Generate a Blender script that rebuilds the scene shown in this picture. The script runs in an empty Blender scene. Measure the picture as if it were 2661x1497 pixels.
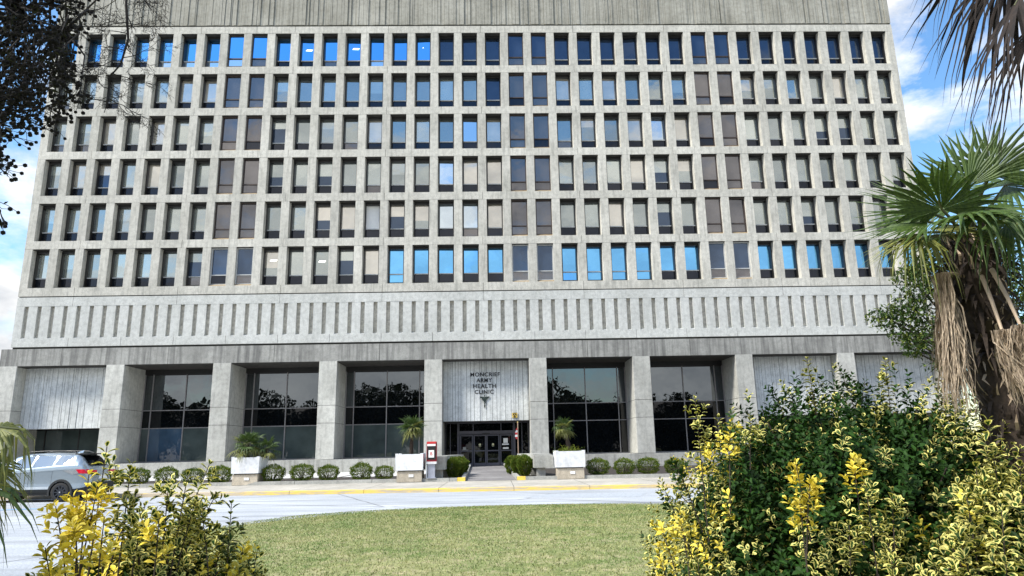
import bpy, math, random
import numpy as np
from mathutils import Vector
random.seed(7); rng = np.random.default_rng(7)
S = bpy.context.scene
COL = S.collection
R = math.radians

# ------------------------------------------------------------------ helpers
def link(o, parent=None):
    COL.objects.link(o)
    if parent is not None: o.parent = parent
    return o
def tag(o, label=None, cat=None, group=None, kind=None):
    if label: o['label'] = label
    if cat: o['category'] = cat
    if group: o['group'] = group
    if kind: o['kind'] = kind
    return o
def empty(name, loc, label, cat, group=None, rz=0):
    o = bpy.data.objects.new(name, None); o.empty_display_size = .2
    o.location = loc; o.rotation_euler = (0, 0, rz); link(o)
    return tag(o, label, cat, group)
class MB:
    def __init__(s): s.v = []; s.f = []; s.m = []
    def add(s, vs, fs, mi=0):
        b = len(s.v); s.v += [tuple(p) for p in vs]
        s.f += [tuple(b + i for i in f) for f in fs]; s.m += [mi] * len(fs); return s
    def box(s, x0, x1, y0, y1, z0, z1, mi=0):
        return s.add([(x0,y0,z0),(x1,y0,z0),(x1,y1,z0),(x0,y1,z0),(x0,y0,z1),(x1,y0,z1),(x1,y1,z1),(x0,y1,z1)],
                     [(0,3,2,1),(4,5,6,7),(0,1,5,4),(1,2,6,5),(2,3,7,6),(3,0,4,7)], mi)
    def quad(s, a, b, c, d, mi=0): return s.add([a,b,c,d], [(0,1,2,3)], mi)
    def prism(s, poly, z0, z1, mi=0):
        n = len(poly)
        return s.add([(x,y,z0) for x,y in poly] + [(x,y,z1) for x,y in poly],
                     [tuple(range(n))[::-1], tuple(range(n, 2*n))] + [(i,(i+1)%n,(i+1)%n+n,i+n) for i in range(n)], mi)
    def tube(s, pts, rad, n=6, mi=0, cap=True):
        pts = [Vector(p) for p in pts]
        if not hasattr(rad, '__len__'): rad = [rad] * len(pts)
        vs = []; fs = []
        up = Vector((0.31,0.17,0.93))
        for i, p in enumerate(pts):
            d = (pts[min(i+1,len(pts)-1)] - pts[max(i-1,0)])
            if d.length < 1e-9: d = Vector((0,0,1))
            d.normalize(); a = d.cross(up)
            if a.length < .05: a = d.cross(Vector((1,0,0)))
            a.normalize(); b = d.cross(a)
            for k in range(n):
                t = 2*math.pi*k/n; vs.append(p + (a*math.cos(t) + b*math.sin(t))*rad[i])
        for i in range(len(pts)-1):
            for k in range(n):
                k2 = (k+1) % n; fs.append((i*n+k, i*n+k2, (i+1)*n+k2, (i+1)*n+k))
        if cap: fs += [tuple(range(n))[::-1], tuple(range((len(pts)-1)*n, len(pts)*n))]
        return s.add(vs, fs, mi)
    def cyl(s, c, axis, r, h, n=24, mi=0, r2=None):
        c = Vector(c); ax = Vector(axis).normalized()
        return s.tube([c, c + ax*h], [r, r if r2 is None else r2], n, mi)
    def build(s, name, mats, parent=None, smooth=False, uv=None):
        me = bpy.data.meshes.new(name); me.from_pydata(s.v, [], s.f)
        for m in (mats if isinstance(mats, (list, tuple)) else [mats]): me.materials.append(m)
        me.polygons.foreach_set('material_index', s.m)
        if smooth: me.polygons.foreach_set('use_smooth', [True]*len(s.f))
        me.update(); return link(bpy.data.objects.new(name, me), parent)

# ------------------------------------------------------------------ materials
class NT:
    def __init__(s, name):
        s.m = bpy.data.materials.new(name); s.m.use_nodes = True; s.t = s.m.node_tree; s.t.nodes.clear()
        s.out = s.n('ShaderNodeOutputMaterial')
    def n(s, typ, ins=None, **kw):
        o = s.t.nodes.new(typ)
        for k, v in kw.items(): setattr(o, k, v)
        for k, v in (ins or {}).items():
            if hasattr(v, 'is_linked') or isinstance(v, bpy.types.NodeSocket): s.t.links.new(v, o.inputs[k])
            else: o.inputs[k].default_value = v
        return o
    def coord(s, scale=(1,1,1), kind='Object'):
        tc = s.n('ShaderNodeTexCoord')
        return s.n('ShaderNodeMapping', {'Vector': tc.outputs[kind], 'Scale': scale}).outputs[0]
    def noise(s, vec, scale, detail=4, rough=.55):
        return s.n('ShaderNodeTexNoise', {'Vector': vec, 'Scale': scale, 'Detail': detail, 'Roughness': rough}).outputs[0]
    def ramp(s, fac, stops):
        r = s.n('ShaderNodeValToRGB', {'Fac': fac}); e = r.color_ramp.elements
        while len(e) < len(stops): e.new(.5)
        for i, (p, c) in enumerate(stops):
            e[i].position = p; e[i].color = (*c, 1) if hasattr(c, '__len__') else (c, c, c, 1)
        return r.outputs[0]
    def mix(s, fac, a, b, mode='MIX'):
        o = s.n('ShaderNodeMix', data_type='RGBA', blend_type=mode)
        for i, v in ((0, fac), (6, a), (7, b)):
            if isinstance(v, bpy.types.NodeSocket): s.t.links.new(v, o.inputs[i])
            else: o.inputs[i].default_value = (*v, 1) if hasattr(v, '__len__') else v
        return o.outputs[2]
    def math(s, op, a, b=0., c=0.):
        o = s.n('ShaderNodeMath', operation=op)
        for i, v in enumerate((a, b, c)):
            if isinstance(v, bpy.types.NodeSocket): s.t.links.new(v, o.inputs[i])
            else: o.inputs[i].default_value = v
        return o.outputs[0]
    def bsdf(s, color, rough=.7, bump=None, bs=.3, bd=.02, **ins):
        d = {'Base Color': color if isinstance(color, bpy.types.NodeSocket) else (*color, 1), 'Roughness': rough}
        if bump is not None: d['Normal'] = s.n('ShaderNodeBump', {'Height': bump, 'Strength': bs, 'Distance': bd}).outputs[0]
        d.update(ins); p = s.n('ShaderNodeBsdfPrincipled', d)
        s.t.links.new(p.outputs[0], s.out.inputs[0]); return p

def concrete(name, dark, light, streak=.5, streak_col=(.12,.12,.11), sz=(2.6,2.6,.22), speck=.5, amount=(.5,.72)):
    t = NT(name); c = t.coord()
    big = t.noise(c, .35, 5, .6); col = t.mix(t.ramp(big, [(.35,0.),(.65,1.)]), dark, light)
    mid = t.noise(c, 3.5, 6, .65); col = t.mix(.55, col, t.ramp(mid, [(.3,.55),(.55,1.),(.75,1.15)]), 'MULTIPLY')
    sc = t.coord(sz); st = t.noise(sc, 1.6, 6, .62)
    col = t.mix(t.math('MULTIPLY', t.ramp(st, [(amount[0],0.),(amount[1],1.)]), streak), col, streak_col)
    oi = t.n('ShaderNodeObjectInfo'); col = t.mix(1., col, t.ramp(oi.outputs['Random'], [(0.,.90),(1.,1.08)]), 'MULTIPLY')
    fine = t.noise(c, 38, 3, .7); col = t.mix(speck, col, t.ramp(fine, [(.34,.45),(.5,1.),(.68,1.25)]), 'MULTIPLY')
    t.bsdf(col, .9, fine, .35, .01); return t.m
def plain(name, color, rough=.5, var=.12, scale=6., **ins):
    t = NT(name); c = t.coord()
    k = t.noise(c, scale, 4, .6); col = t.mix(1., color, t.ramp(k, [(.3,1-var),(.7,1+var)]), 'MULTIPLY')
    t.bsdf(col, rough, k, .08, .01, **ins); return t.m
def pane(name, diff, gloss, tint=(1,1,1), var=.25, rough=.015, emit=None):
    t = NT(name); c = t.coord(); k = t.noise(c, .9, 3, .5)
    col = t.mix(1., diff, t.ramp(k, [(.3,1-var),(.7,1+var)]), 'MULTIPLY')
    wob = t.n('ShaderNodeBump', {'Height': t.noise(c, .8, 2, .5), 'Strength': .25, 'Distance': .02}).outputs[0]
    d = t.n('ShaderNodeBsdfDiffuse', {'Color': col})
    g = t.n('ShaderNodeBsdfGlossy', {'Color': (*tint, 1), 'Roughness': rough, 'Normal': wob})
    m = t.n('ShaderNodeMixShader', {0: gloss, 1: d.outputs[0], 2: g.outputs[0]})
    t.t.links.new(m.outputs[0], t.out.inputs[0]); return t.m
def leafmat(name, green, margin, yellow, rough=.38):
    t = NT(name); a = t.n('ShaderNodeAttribute', attribute_name='kind'); uv = t.n('ShaderNodeUVMap', uv_map='UVMap')
    sx = t.n('ShaderNodeSeparateXYZ', {0: uv.outputs[0]}); ac = t.n('ShaderNodeSeparateColor', {0: a.outputs[0]})
    e = t.math('ABSOLUTE', t.math('SUBTRACT', t.math('MULTIPLY', sx.outputs[0], 2.), 1.))
    e2 = t.math('MAXIMUM', e, t.math('MULTIPLY', sx.outputs[1], .84))
    n = t.noise(t.coord(), 60, 3, .6)
    e3 = t.math('ADD', e2, t.math('MULTIPLY', t.math('SUBTRACT', n, .5), .7))
    m = t.math('MULTIPLY', t.ramp(e3, [(.54,0.),(.66,1.)]), ac.outputs[0])
    g = t.mix(t.math('MULTIPLY', n, .8), green, tuple(min(1, x*1.9) for x in green))
    rib = t.ramp(e, [(.02,1.5),(.1,1.)]); g = t.mix(1., g, rib, 'MULTIPLY')
    col = t.mix(m, g, margin); col = t.mix(ac.outputs[1], col, yellow)
    col = t.mix(1., col, t.ramp(ac.outputs[2], [(0.,.5),(1.,1.4)]), 'MULTIPLY')
    p = t.bsdf(col, rough); p.inputs['Specular IOR Level'].default_value = .16
    tr = t.n('ShaderNodeBsdfTranslucent', {'Color': t.mix(1., col, (.9,1.,.5), 'MULTIPLY')})
    mx = t.n('ShaderNodeMixShader', {0: .13, 1: p.outputs[0], 2: tr.outputs[0]})
    t.t.links.new(mx.outputs[0], t.out.inputs[0]); return t.m
def ribmat(name, c1, c2, rough=.55, scale=(40,40,3)):
    t = NT(name); n = t.noise(t.coord(scale), 2., 4, .6)
    col = t.mix(t.ramp(n, [(.3,0.),(.7,1.)]), c1, c2)
    p = t.bsdf(col, rough); tr = t.n('ShaderNodeBsdfTranslucent', {'Color': col})
    mx = t.n('ShaderNodeMixShader', {0: .18, 1: p.outputs[0], 2: tr.outputs[0]})
    t.t.links.new(mx.outputs[0], t.out.inputs[0]); return t.m

M = {}
M['conc'] = concrete('tower_concrete', (.46,.45,.395), (.60,.585,.52), .6, (.22,.22,.195), (3.2,3.2,.35), .6, (.5,.7))
M['conc_frieze'] = concrete('frieze_concrete', (.48,.49,.46), (.58,.59,.56), .3, (.26,.28,.26))
M['conc_rib'] = concrete('parapet_concrete', (.30,.29,.24), (.44,.43,.37), .55, (.16,.16,.14), (5,5,.12))
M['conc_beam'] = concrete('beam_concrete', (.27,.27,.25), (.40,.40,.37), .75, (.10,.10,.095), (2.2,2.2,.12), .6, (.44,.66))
M['conc_col'] = concrete('column_concrete', (.44,.44,.40), (.60,.60,.55), .5, (.20,.20,.185), (2.4,2.4,.3), .5)
M['conc_panel'] = concrete('panel_concrete', (.60,.62,.60), (.76,.78,.76), .5, (.30,.33,.32), (5,5,.1), .6)
M['conc_ledge'] = concrete('ledge_concrete', (.36,.36,.33), (.48,.48,.44), .7, (.15,.15,.13), (3,3,.3), .6)
M['conc_low'] = concrete('bench_concrete', (.36,.36,.33), (.47,.47,.43), .4, (.2,.2,.18), (3,3,.6), .6)
M['conc_tan'] = concrete('plinth_concrete', (.44,.38,.29), (.56,.50,.40), .4, (.25,.20,.14), (3,3,1), .6)
M['walk'] = concrete('sidewalk_concrete', (.36,.34,.29), (.48,.45,.39), .45, (.2,.18,.15), (1,1,1), .5)
M['slab'] = concrete('apron_concrete', (.50,.50,.48), (.60,.60,.58), .3, (.4,.4,.38), (1,1,1), .3)
M['walk_dark'] = concrete('approach_concrete', (.17,.16,.16), (.30,.29,.28), .7, (.11,.10,.10), (1.2,3.5,1), .6)
M['soffit_shade'] = plain('shaded_soffit', (.045,.042,.038), .9, .4, 3)  # near black: the shade on the undersides is put into the colour
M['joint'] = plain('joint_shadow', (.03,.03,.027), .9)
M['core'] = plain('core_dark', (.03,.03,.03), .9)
M['frame'] = plain('bronze_frame', (.014,.013,.012), .45, .2)
M['frame_grey'] = plain('grey_mullion', (.22,.21,.21), .4, .15)
M['frame_brown'] = plain('brown_frame', (.05,.035,.028), .5, .2)
M['door_frame'] = plain('door_frame', (.075,.075,.095), .4, .15)
M['sill'] = plain('sill_stone', (.55,.53,.46), .8, .15)
M['sill_brown'] = plain('sill_tan', (.30,.22,.12), .8, .2)
M['transom'] = plain('transom_metal', (.45,.46,.45), .45, .1)
M['p_blue'] = pane('glass_blue', (.01,.05,.12), .88, (.20,.54,.92))
M['p_cream'] = pane('glass_cream_blind', (.46,.42,.34), .46, (1.,.96,.88))
M['p_grey'] = pane('glass_grey_blind', (.10,.115,.11), .36, (.94,1.,.96))
M['p_pale'] = pane('glass_pale_blind', (.22,.245,.22), .44, (.96,1.,.94))
M['p_cloud'] = pane('glass_mirror', (.05,.08,.10), .72, (.85,.94,1.))
M['p_navy'] = pane('glass_navy', (.022,.035,.06), .11, (.6,.75,1.))
M['p_plum'] = pane('glass_plum', (.045,.044,.046), .17, (.92,.87,.86))
M['p_low'] = pane('glass_low', (.006,.008,.012), .045, (.8,.85,1.))
M['g_dark'] = pane('storefront_glass', (.003,.004,.005), .16, (.85,.93,1.), .3, .004)
M['g_mid'] = pane('storefront_spandrel_glass', (.003,.004,.005), .035)
M['g_film'] = pane('storefront_film_glass', (.060,.078,.076), .06)
M['g_film_blue'] = pane('storefront_blue_glass', (.045,.080,.125), .06)
M['light_panel'] = None
def emis(name, col, s):
    t = NT(name); e = t.n('ShaderNodeEmission', {'Color': (*col,1), 'Strength': s}); t.t.links.new(e.outputs[0], t.out.inputs[0]); return t.m
M['light_panel'] = emis('office_light', (1,.98,.92), 1.1)
M['white'] = concrete('white_paint', (.74,.76,.78), (.84,.86,.88), .25, (.5,.5,.46), (6,6,.8), .12)
M['black'] = plain('black_satin', (.012,.012,.012), .45)
M['letters'] = plain('black_letters', (.015,.015,.015), .5)
M['emblem'] = plain('emblem_green_black', (.02,.035,.03), .5)
M['yellow'] = plain('yellow_sign', (.75,.52,.08), .6)
M['paper'] = plain('paper_white', (.85,.85,.82), .8, .04)
M['red'] = plain('dark_red', (.30,.012,.02), .45)
M['red_bright'] = plain('bright_red', (.55,.03,.03), .4)
M['grey_metal'] = plain('grey_metal', (.34,.36,.42), .5)
M['pole'] = plain('brown_pole', (.35,.24,.17), .5)
M['bark'] = plain('bark', (.045,.034,.026), .95, .5, 30)
M['twig'] = plain('dark_twig', (.018,.014,.012), .9, .3, 30)
M['capsule'] = plain('seed_capsule', (.005,.004,.003), 1., .3, 60)
M['fibre'] = plain('palm_fibre', (.040,.028,.020), .95, .5, 40)
M['mulch'] = plain('mulch', (.035,.028,.022), .95, .6, 25)
M['palm'] = ribmat('palm_green', (.016,.045,.007), (.085,.14,.02))
M['palm_y'] = ribmat('palm_yellow_green', (.06,.085,.014), (.27,.27,.06))
M['palm_dead'] = ribmat('palm_dead', (.04,.02,.010), (.66,.53,.38), .8, (90,90,2))
M['palm_dark'] = plain('palm_dead_dark', (.016,.010,.007), .9, .8, 18)
M['petiole'] = plain('petiole', (.10,.11,.04), .6)
M['petiole_dead'] = plain('petiole_dead', (.42,.32,.22), .8)
M['leaf'] = leafmat('euonymus_leaf', (.013,.036,.005), (.62,.56,.17), (.84,.66,.08), .6)
M['leaf_shrub'] = leafmat('boxwood_leaf', (.060,.10,.012), (.18,.21,.03), (.22,.23,.03), .7)
M['leaf_tree'] = leafmat('tree_leaf', (.022,.045,.010), (.11,.15,.03), (.16,.19,.04), .6)
M['leaf_dark'] = leafmat('dark_leaf', (.02,.022,.010), (.03,.03,.01), (.05,.045,.02), .7)

def road_mat():
    t = NT('aged_asphalt'); c = t.coord(); k = t.noise(c, .25, 5, .6); f = t.noise(c, 26, 4, .75)
    col = t.mix(t.ramp(k, [(.35,0.),(.65,1.)]), (.34,.365,.39), (.48,.505,.53))
    st = t.noise(t.coord((.12,1.4,1)), 1., 5, .6); col = t.mix(t.math('MULTIPLY', t.ramp(st, [(.46,0.),(.66,1.)]), .7), col, (.22,.235,.25))
    col = t.mix(.75, col, t.ramp(f, [(.34,.5),(.5,1.),(.66,1.3)]), 'MULTIPLY')
    v = t.n('ShaderNodeTexVoronoi', {'Vector': t.mix(.12, c, t.n('ShaderNodeTexNoise', {'Vector': c, 'Scale': .8}).outputs[1]), 'Scale': .16}, feature='DISTANCE_TO_EDGE')
    col = t.mix(t.math('MULTIPLY', t.ramp(v.outputs[0], [(.002,1.),(.006,0.)]), .8), col, (.09,.09,.095))
    t.bsdf(col, .9, f, .4, .01); return t.m
def grass_mat(name, a, b, d):
    t = NT(name); c = t.coord(); k = t.noise(c, .45, 5, .65); f = t.noise(c, 14, 4, .75)
    col = t.mix(t.ramp(k, [(.35,0.),(.62,1.)]), a, b)
    col = t.mix(t.ramp(t.noise(c, 3.2, 5, .7), [(.46,0.),(.66,1.)]), col, d)
    col = t.mix(.8, col, t.ramp(f, [(.32,.45),(.5,1.),(.7,1.4)]), 'MULTIPLY')
    t.bsdf(col, .9, f, .6, .03); return t.m
def kerb_mat():
    t = NT('kerb_yellow_paint'); c = t.coord()
    wear = t.noise(t.coord((.5,2,6)), 2.2, 6, .7)
    base = t.mix(t.noise(c, 4, 5, .6), (.34,.27,.18), (.5,.44,.33))
    sx = t.n('ShaderNodeSeparateXYZ', {0: t.coord()})
    lim = t.math('ADD', wear, t.ramp(t.math('DIVIDE', t.math('SUBTRACT', sx.outputs[0], 18.), 8.), [(0.,0.),(1.,.17)]))
    col = t.mix(t.ramp(lim, [(.60,0.),(.70,1.)]), base, (.66,.47,.10))
    t.bsdf(col, .8, wear, .3, .02); return t.m
M['road'] = road_mat()
M['grass'] = grass_mat('lawn', (.13,.17,.04), (.25,.26,.10), (.36,.32,.17))
M['ground'] = grass_mat('far_ground', (.10,.13,.04), (.17,.18,.07), (.2,.19,.1))
M['kerb'] = kerb_mat()
M['kerb_plain'] = concrete('kerb_concrete', (.42,.39,.32), (.54,.50,.43), .4, (.25,.22,.17), (1,1,1), .5)
M['line_blue'] = plain('blue_road_paint', (.10,.38,.70), .8, .35, 14)

# ------------------------------------------------------------------ ground, street, walks
def sheet(name, pts, z, m, kind='structure'):
    o = MB().add([(x,y,z) for x,y in pts], [tuple(range(len(pts)))]).build(name, m); return tag(o, kind=kind)
sheet('ground', [(-700,-700),(800,-700),(800,700),(-700,700)], -.12, M['ground'])
KY = lambda x: -20.15 - .055*(x-18)       # kerb line
BY = lambda x: -15.15 - .03*(x-30)        # bed kerb line
XL, XR = -60., 130.
sheet('road', [(XL,-80),(XR,-80),(XR,KY(XR)+.02),(XL,KY(XL)+.02)], 0, M['road'])
# sidewalk slabs with joints
sw = MB(); x = XL
seams = []
while x < XR:
    w = 2.95; x2 = x + w - .02
    sw.add([(x,KY(x)+.16,.15),(x2,KY(x2)+.16,.15),(x2,BY(x2),.15),(x,BY(x),.15)], [(0,1,2,3)])
    x += w
tag(sw.build('sidewalk', M['walk']), kind='structure')
sheet('sidewalk_base', [(XL,KY(XL)+.1),(XR,KY(XR)+.1),(XR,BY(XR)+.1),(XL,BY(XL)+.1)], .135, M['joint'])
kb = MB(); x = XL; kb_segs = []
while x < XR:
    x2 = min(x + 2.95, XR) ; e = x2 - .015
    a, b = KY(x), KY(e)
    kb.add([(x,a-.01,-.05),(e,b-.01,-.05),(e,b+.03,.13),(x,a+.03,.13),(x,a+.06,.152),(e,b+.06,.152),(e,b+.16,.152),(x,a+.16,.152)],
           [(0,1,2,3),(3,2,5,4),(4,5,6,7)]); x = x2
kerb = kb.build('kerb', M['kerb']); tag(kerb, kind='structure')
# planting bed kerb, mulch, approach walk
WL = lambda y: 32.24 - .30*(y+15.6)/17.3   # walk left edge
WR = lambda y: 34.69 - .46*(y+15.6)/17.3
bk = MB()
for (xa, xb) in ((XL, 31.87), (35.09, XR)):
    xx = xa
    while xx < xb - .01:
        x2 = min(xx + 3.66, xb); bk.add([(xx,BY(xx),.1),(x2-.02,BY(x2),.1),(x2-.02,BY(x2)+.02,.31),(xx,BY(xx)+.02,.31),(x2-.02,BY(x2)+.2,.31),(xx,BY(xx)+.2,.31),(x2-.02,BY(x2)+.2,.2),(xx,BY(xx)+.2,.2)],
                                     [(0,1,2,3),(3,2,4,5),(5,4,6,7),(1,6,4,2),(0,3,5,7)]); xx = x2
for f, sgn in ((WL,-1),(WR,1)):
    ys = -14.95; bk.add([(f(ys),ys,.1),(f(ys)+sgn*.18,ys,.1),(f(1.5)+sgn*.18,1.5,.5),(f(1.5),1.5,.5),(f(ys),ys,.31),(f(ys)+sgn*.18,ys,.31),(f(1.5)+sgn*.18,1.5,.60),(f(1.5),1.5,.60)],
                    [(4,5,6,7),(0,1,5,4),(1,2,6,5),(3,0,4,7)])
tag(bk.build('bed_kerb', M['conc_low']), kind='structure')
yk = MB()
for xa, xb in ((31.87,32.24),(34.70,35.09)):
    y0 = BY(xa)-.004; yk.box(xa, xb, y0, y0+.32, .1, .316)
tag(yk.build('painted_kerb_end', plain('fresh_yellow', (.80,.58,.10), .7, .2, 9)), kind='structure')
ap = MB()
ny = 9
for i in range(ny):
    ya, yb = -15.2 + 16.9*i/ny, -15.2 + 16.9*(i+1)/ny - .03
    za, zb = .155 + .285*(ya+15.2)/16.9, .155 + .285*(yb+15.2)/16.9
    ap.quad((WL(ya),ya,za),(WR(ya),ya,za),(WR(yb),yb,zb),(WL(yb),yb,zb))
ap.quad((29.9,1.7,.44),(36.1,1.7,.44),(36.1,2.4,.44),(29.9,2.4,.44))
tag(ap.build('entrance_path', M['walk_dark']), kind='structure')
for nm, x0, x1 in (('planting_bed', XL, 32.06), ('planting_bed', 34.9, XR)):
    sheet(nm, [(x0,BY(x0)+.1),(x1,BY(x1)+.1),(x1,-.5),(x0,-.5)], .262, M['mulch'])
sl = MB()
for a, b in ((6.,9.4),(9.6,14.9),(15.1,20.0),(20.2,25.1),(25.3,29.6)): sl.quad((a,-9.9,.275),(b,-9.9,.275),(b,-.56,.275),(a,-.56,.275))
tag(sl.build('concrete_apron', M['slab']), kind='structure')
# lawn island
pts = []
for k in range(61):
    a = math.pi*(1 - k/60.); pts.append((34.4 + 7.3*math.cos(a), -35.4 + 7.15*math.sin(a)))
pts += [(41.6,-40),(41.3,-46),(41.6,-56),(27.0,-56),(28.2,-46),(27.5,-40)]
lm = MB(); cx, cy = 34.4, -42.; nr = 14; n = len(pts)
vs = []; fs = []
for r_ in range(nr+1):
    q = 1 - r_/nr
    for (x_, y_) in pts: vs.append((cx+(x_-cx)*q, cy+(y_-cy)*q, .01 + .13*(1-q**3)))
for r_ in range(nr):
    for k in range(n): fs.append((r_*n+k, r_*n+(k+1)%n, (r_+1)*n+(k+1)%n, (r_+1)*n+k))
lm.add(vs, fs); lawn = lm.build('lawn', M['grass'], smooth=True); tag(lawn, kind='structure')
# grass blades (vectorised)
def inpoly(px, py, poly):
    ins = np.zeros(len(px), bool); n = len(poly); j = n-1
    for i in range(n):
        xi, yi = poly[i]; xj, yj = poly[j]
        c = ((yi > py) != (yj > py)) & (px < (xj-xi)*(py-yi)/(yj-yi+1e-12)+xi); ins ^= c; j = i
    return ins
def fast_mesh(name, V, F, mats, parent=None, uv=None, kind=None, smooth=False):
    me = bpy.data.meshes.new(name); nv, nf, k = len(V), len(F), F.shape[1]
    me.vertices.add(nv); me.vertices.foreach_set('co', V.astype(np.float32).ravel())
    me.loops.add(nf*k); me.loops.foreach_set('vertex_index', F.astype(np.int32).ravel())
    me.polygons.add(nf); me.polygons.foreach_set('loop_start', np.arange(nf, dtype=np.int32)*k)
    me.polygons.foreach_set('loop_total', np.full(nf, k, np.int32))
    if smooth: me.polygons.foreach_set('use_smooth', np.ones(nf, bool))
    for m in (mats if isinstance(mats,(list,tuple)) else [mats]): me.materials.append(m)
    if uv is not None:
        l = me.uv_layers.new(name='UVMap'); l.data.foreach_set('uv', uv[F.ravel()].astype(np.float32).ravel())
    if kind is not None:
        a = me.color_attributes.new('kind', 'FLOAT_COLOR', 'POINT'); a.data.foreach_set('color', kind.astype(np.float32).ravel())
    me.update(calc_edges=True); return link(bpy.data.objects.new(name, me), parent)
NB = 170000
gx = rng.uniform(27, 42, NB*2); u = rng.random(NB*2); gy = -28.3 - (16.)*u
ok = inpoly(gx, gy, pts); gx, gy = gx[ok][:NB], gy[ok][:NB]; nb = len(gx)
a = rng.uniform(0, 2*np.pi, nb); h = rng.uniform(.015,.038,nb); w = rng.uniform(.003,.006,nb)*(1+(gy+44)*.05)
z0 = .01 + .13*(1-np.clip(np.maximum(np.abs(gx-34.4)/7.3, np.abs(gy+42)/13.7),0,1)**3)
lx, ly = rng.normal(0,.02,nb), rng.normal(0,.02,nb)
V = np.stack([np.stack([gx-np.cos(a)*w, gy-np.sin(a)*w, z0],1), np.stack([gx+np.cos(a)*w, gy+np.sin(a)*w, z0],1), np.stack([gx+lx, gy+ly, z0+h],1)],1).reshape(-1,3)
F = np.arange(nb*3).reshape(-1,3)
gt = NT('grass_blade'); k = gt.noise(gt.coord(), .9, 6, .75); k2 = gt.noise(gt.coord(), 25, 2, .5)
gc = gt.mix(gt.ramp(k, [(.42,0.),(.56,1.)]), (.085,.17,.02), (.24,.26,.085)); gc = gt.mix(gt.ramp(k2, [(.45,0.),(.75,1.)]), gc, (.42,.40,.20)); gt.bsdf(gc, .7)
go = fast_mesh('grass', V, F, gt.m); tag(go, 'short green and straw coloured grass covering the curved lawn', 'grass', kind='stuff')
# blue paint line by the car, patch in the road
sheet('painted_line', [(12,-26.75),(19.0,-25.45),(19.2,-25.30),(19.1,-25.22),(12,-26.60)], .005, M['line_blue'])
sheet('road_patch', [(34.6,-25.0),(38.3,-25.9),(39.0,-23.9),(35.6,-23.5)], .004, plain('patch_asphalt', (.36,.39,.42), .9, .25, 9))
bpy.context.view_layer.update()

# ------------------------------------------------------------------ the clinic building
P = 1.83; FH = 3.499; Z0 = 13.465; X0 = .02
B = empty('clinic_building', (33, 0, 0), 'seven storey grey concrete clinic with a grid of deep set windows and ribbed parapet', 'building')
def bbuild(mb, name, m, parent=None, **k):
    o = mb.build(name, m, parent or B, **k)
    if parent is None: o.matrix_parent_inverse = B.matrix_world.inverted()
    return o
bpy.context.view_layer.update()
TL, TR = -.24, 66.14
# core behind the facade
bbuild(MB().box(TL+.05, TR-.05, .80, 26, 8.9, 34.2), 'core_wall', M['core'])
bbuild(MB().box(TL, TL+.3, .70, 26, 9.2, 34.4).box(TR-.3, TR, .70, 26, 9.2, 34.4), 'side_wall', M['conc'])
# bands: seven per tower
for r in range(7):
    zc = Z0 - .302 + FH*r; mb = MB(); z0, z1 = zc-.30, zc+.30
    if r == 0: z0 = zc-.31
    edges = [TL] + [X0 + P*(2+4*k) for k in range(9)] + [TR]
    for a_, b_ in zip(edges[:-1], edges[1:]):
        mb.box(a_+(.014 if a_ > 0 else 0), b_-(.014 if b_ < 66 else 0), -.012 + rng.uniform(0,.008), .70, z0, z1)
    bbuild(mb, 'spandrel_band', M['conc'])
    bbuild(MB().box(TL+.02, TR-.02, .05, .68, z0+.01, z1-.01), 'band_joint', M['joint'])
# piers (37), six storeys each
for i in range(37):
    xc = X0 + P*i; xl, xr = (xc-.295, xc+.305)
    if i == 0: xl = TL
    if i == 36: xr = TR
    mb = MB()
    for r in range(6):
        za = Z0 + FH*r; zb = za + FH - .60
        j = .0
        # splayed reveals: narrower face in front, wider at the glass
        s = .0 if i in (0,) else .05; s2 = .0 if i == 36 else .05
        mb.add([(xl,j,za+.0),(xr,j,za),(xr+s2,.70,za),(xl-s,.70,za),(xl,j,zb-.008),(xr,j,zb-.008),(xr+s2,.70,zb-.008),(xl-s,.70,zb-.008)],
               [(0,1,5,4),(1,2,6,5),(3,0,4,7),(2,3,7,6)])
    bbuild(mb, 'pier', M['conc'])
# near black strips painting the shade under the band over each window row
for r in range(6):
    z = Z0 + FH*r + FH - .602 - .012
    bbuild(MB().box(TL+.05, TR-.05, .03, .60, z-.03, z+.01), 'soffit_shade_strip', M['soffit_shade'])
special = {7,8,19,20,27,28}
table = {  # storeys from the top
 0:'BBBBBBBBBBBBBBBB'+'NNNNNNNNNNNNNNNNNNNN',
 1:'PPGPPCCSSPGPGPGGPGNSSCPCGGPSSCPPGCPG',
 2:'PPCPCPPSSPGPGCGPGMCSSGCGCMCSSPGPPGPG',
 3:'PCCPCGPSSGPPGPPGMCCSSPGPCPCSSPGPGPGG',
 4:'PPGPGPPSSGPCCWCCMMCSSGPCGGGSSGPPGPGG',
 5:'PPGPPGGSSCPGPCBBBBBSSBBBBBBSSBBBBBBB'}
kindmat = {'B':'p_blue','N':'p_navy','P':'p_pale','G':'p_grey','C':'p_cream','S':'p_plum','M':'p_cloud','W':'paper'}
lights = {(0,12),(0,10),(0,15),(0,21),(5,9),(5,11)}
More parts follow.
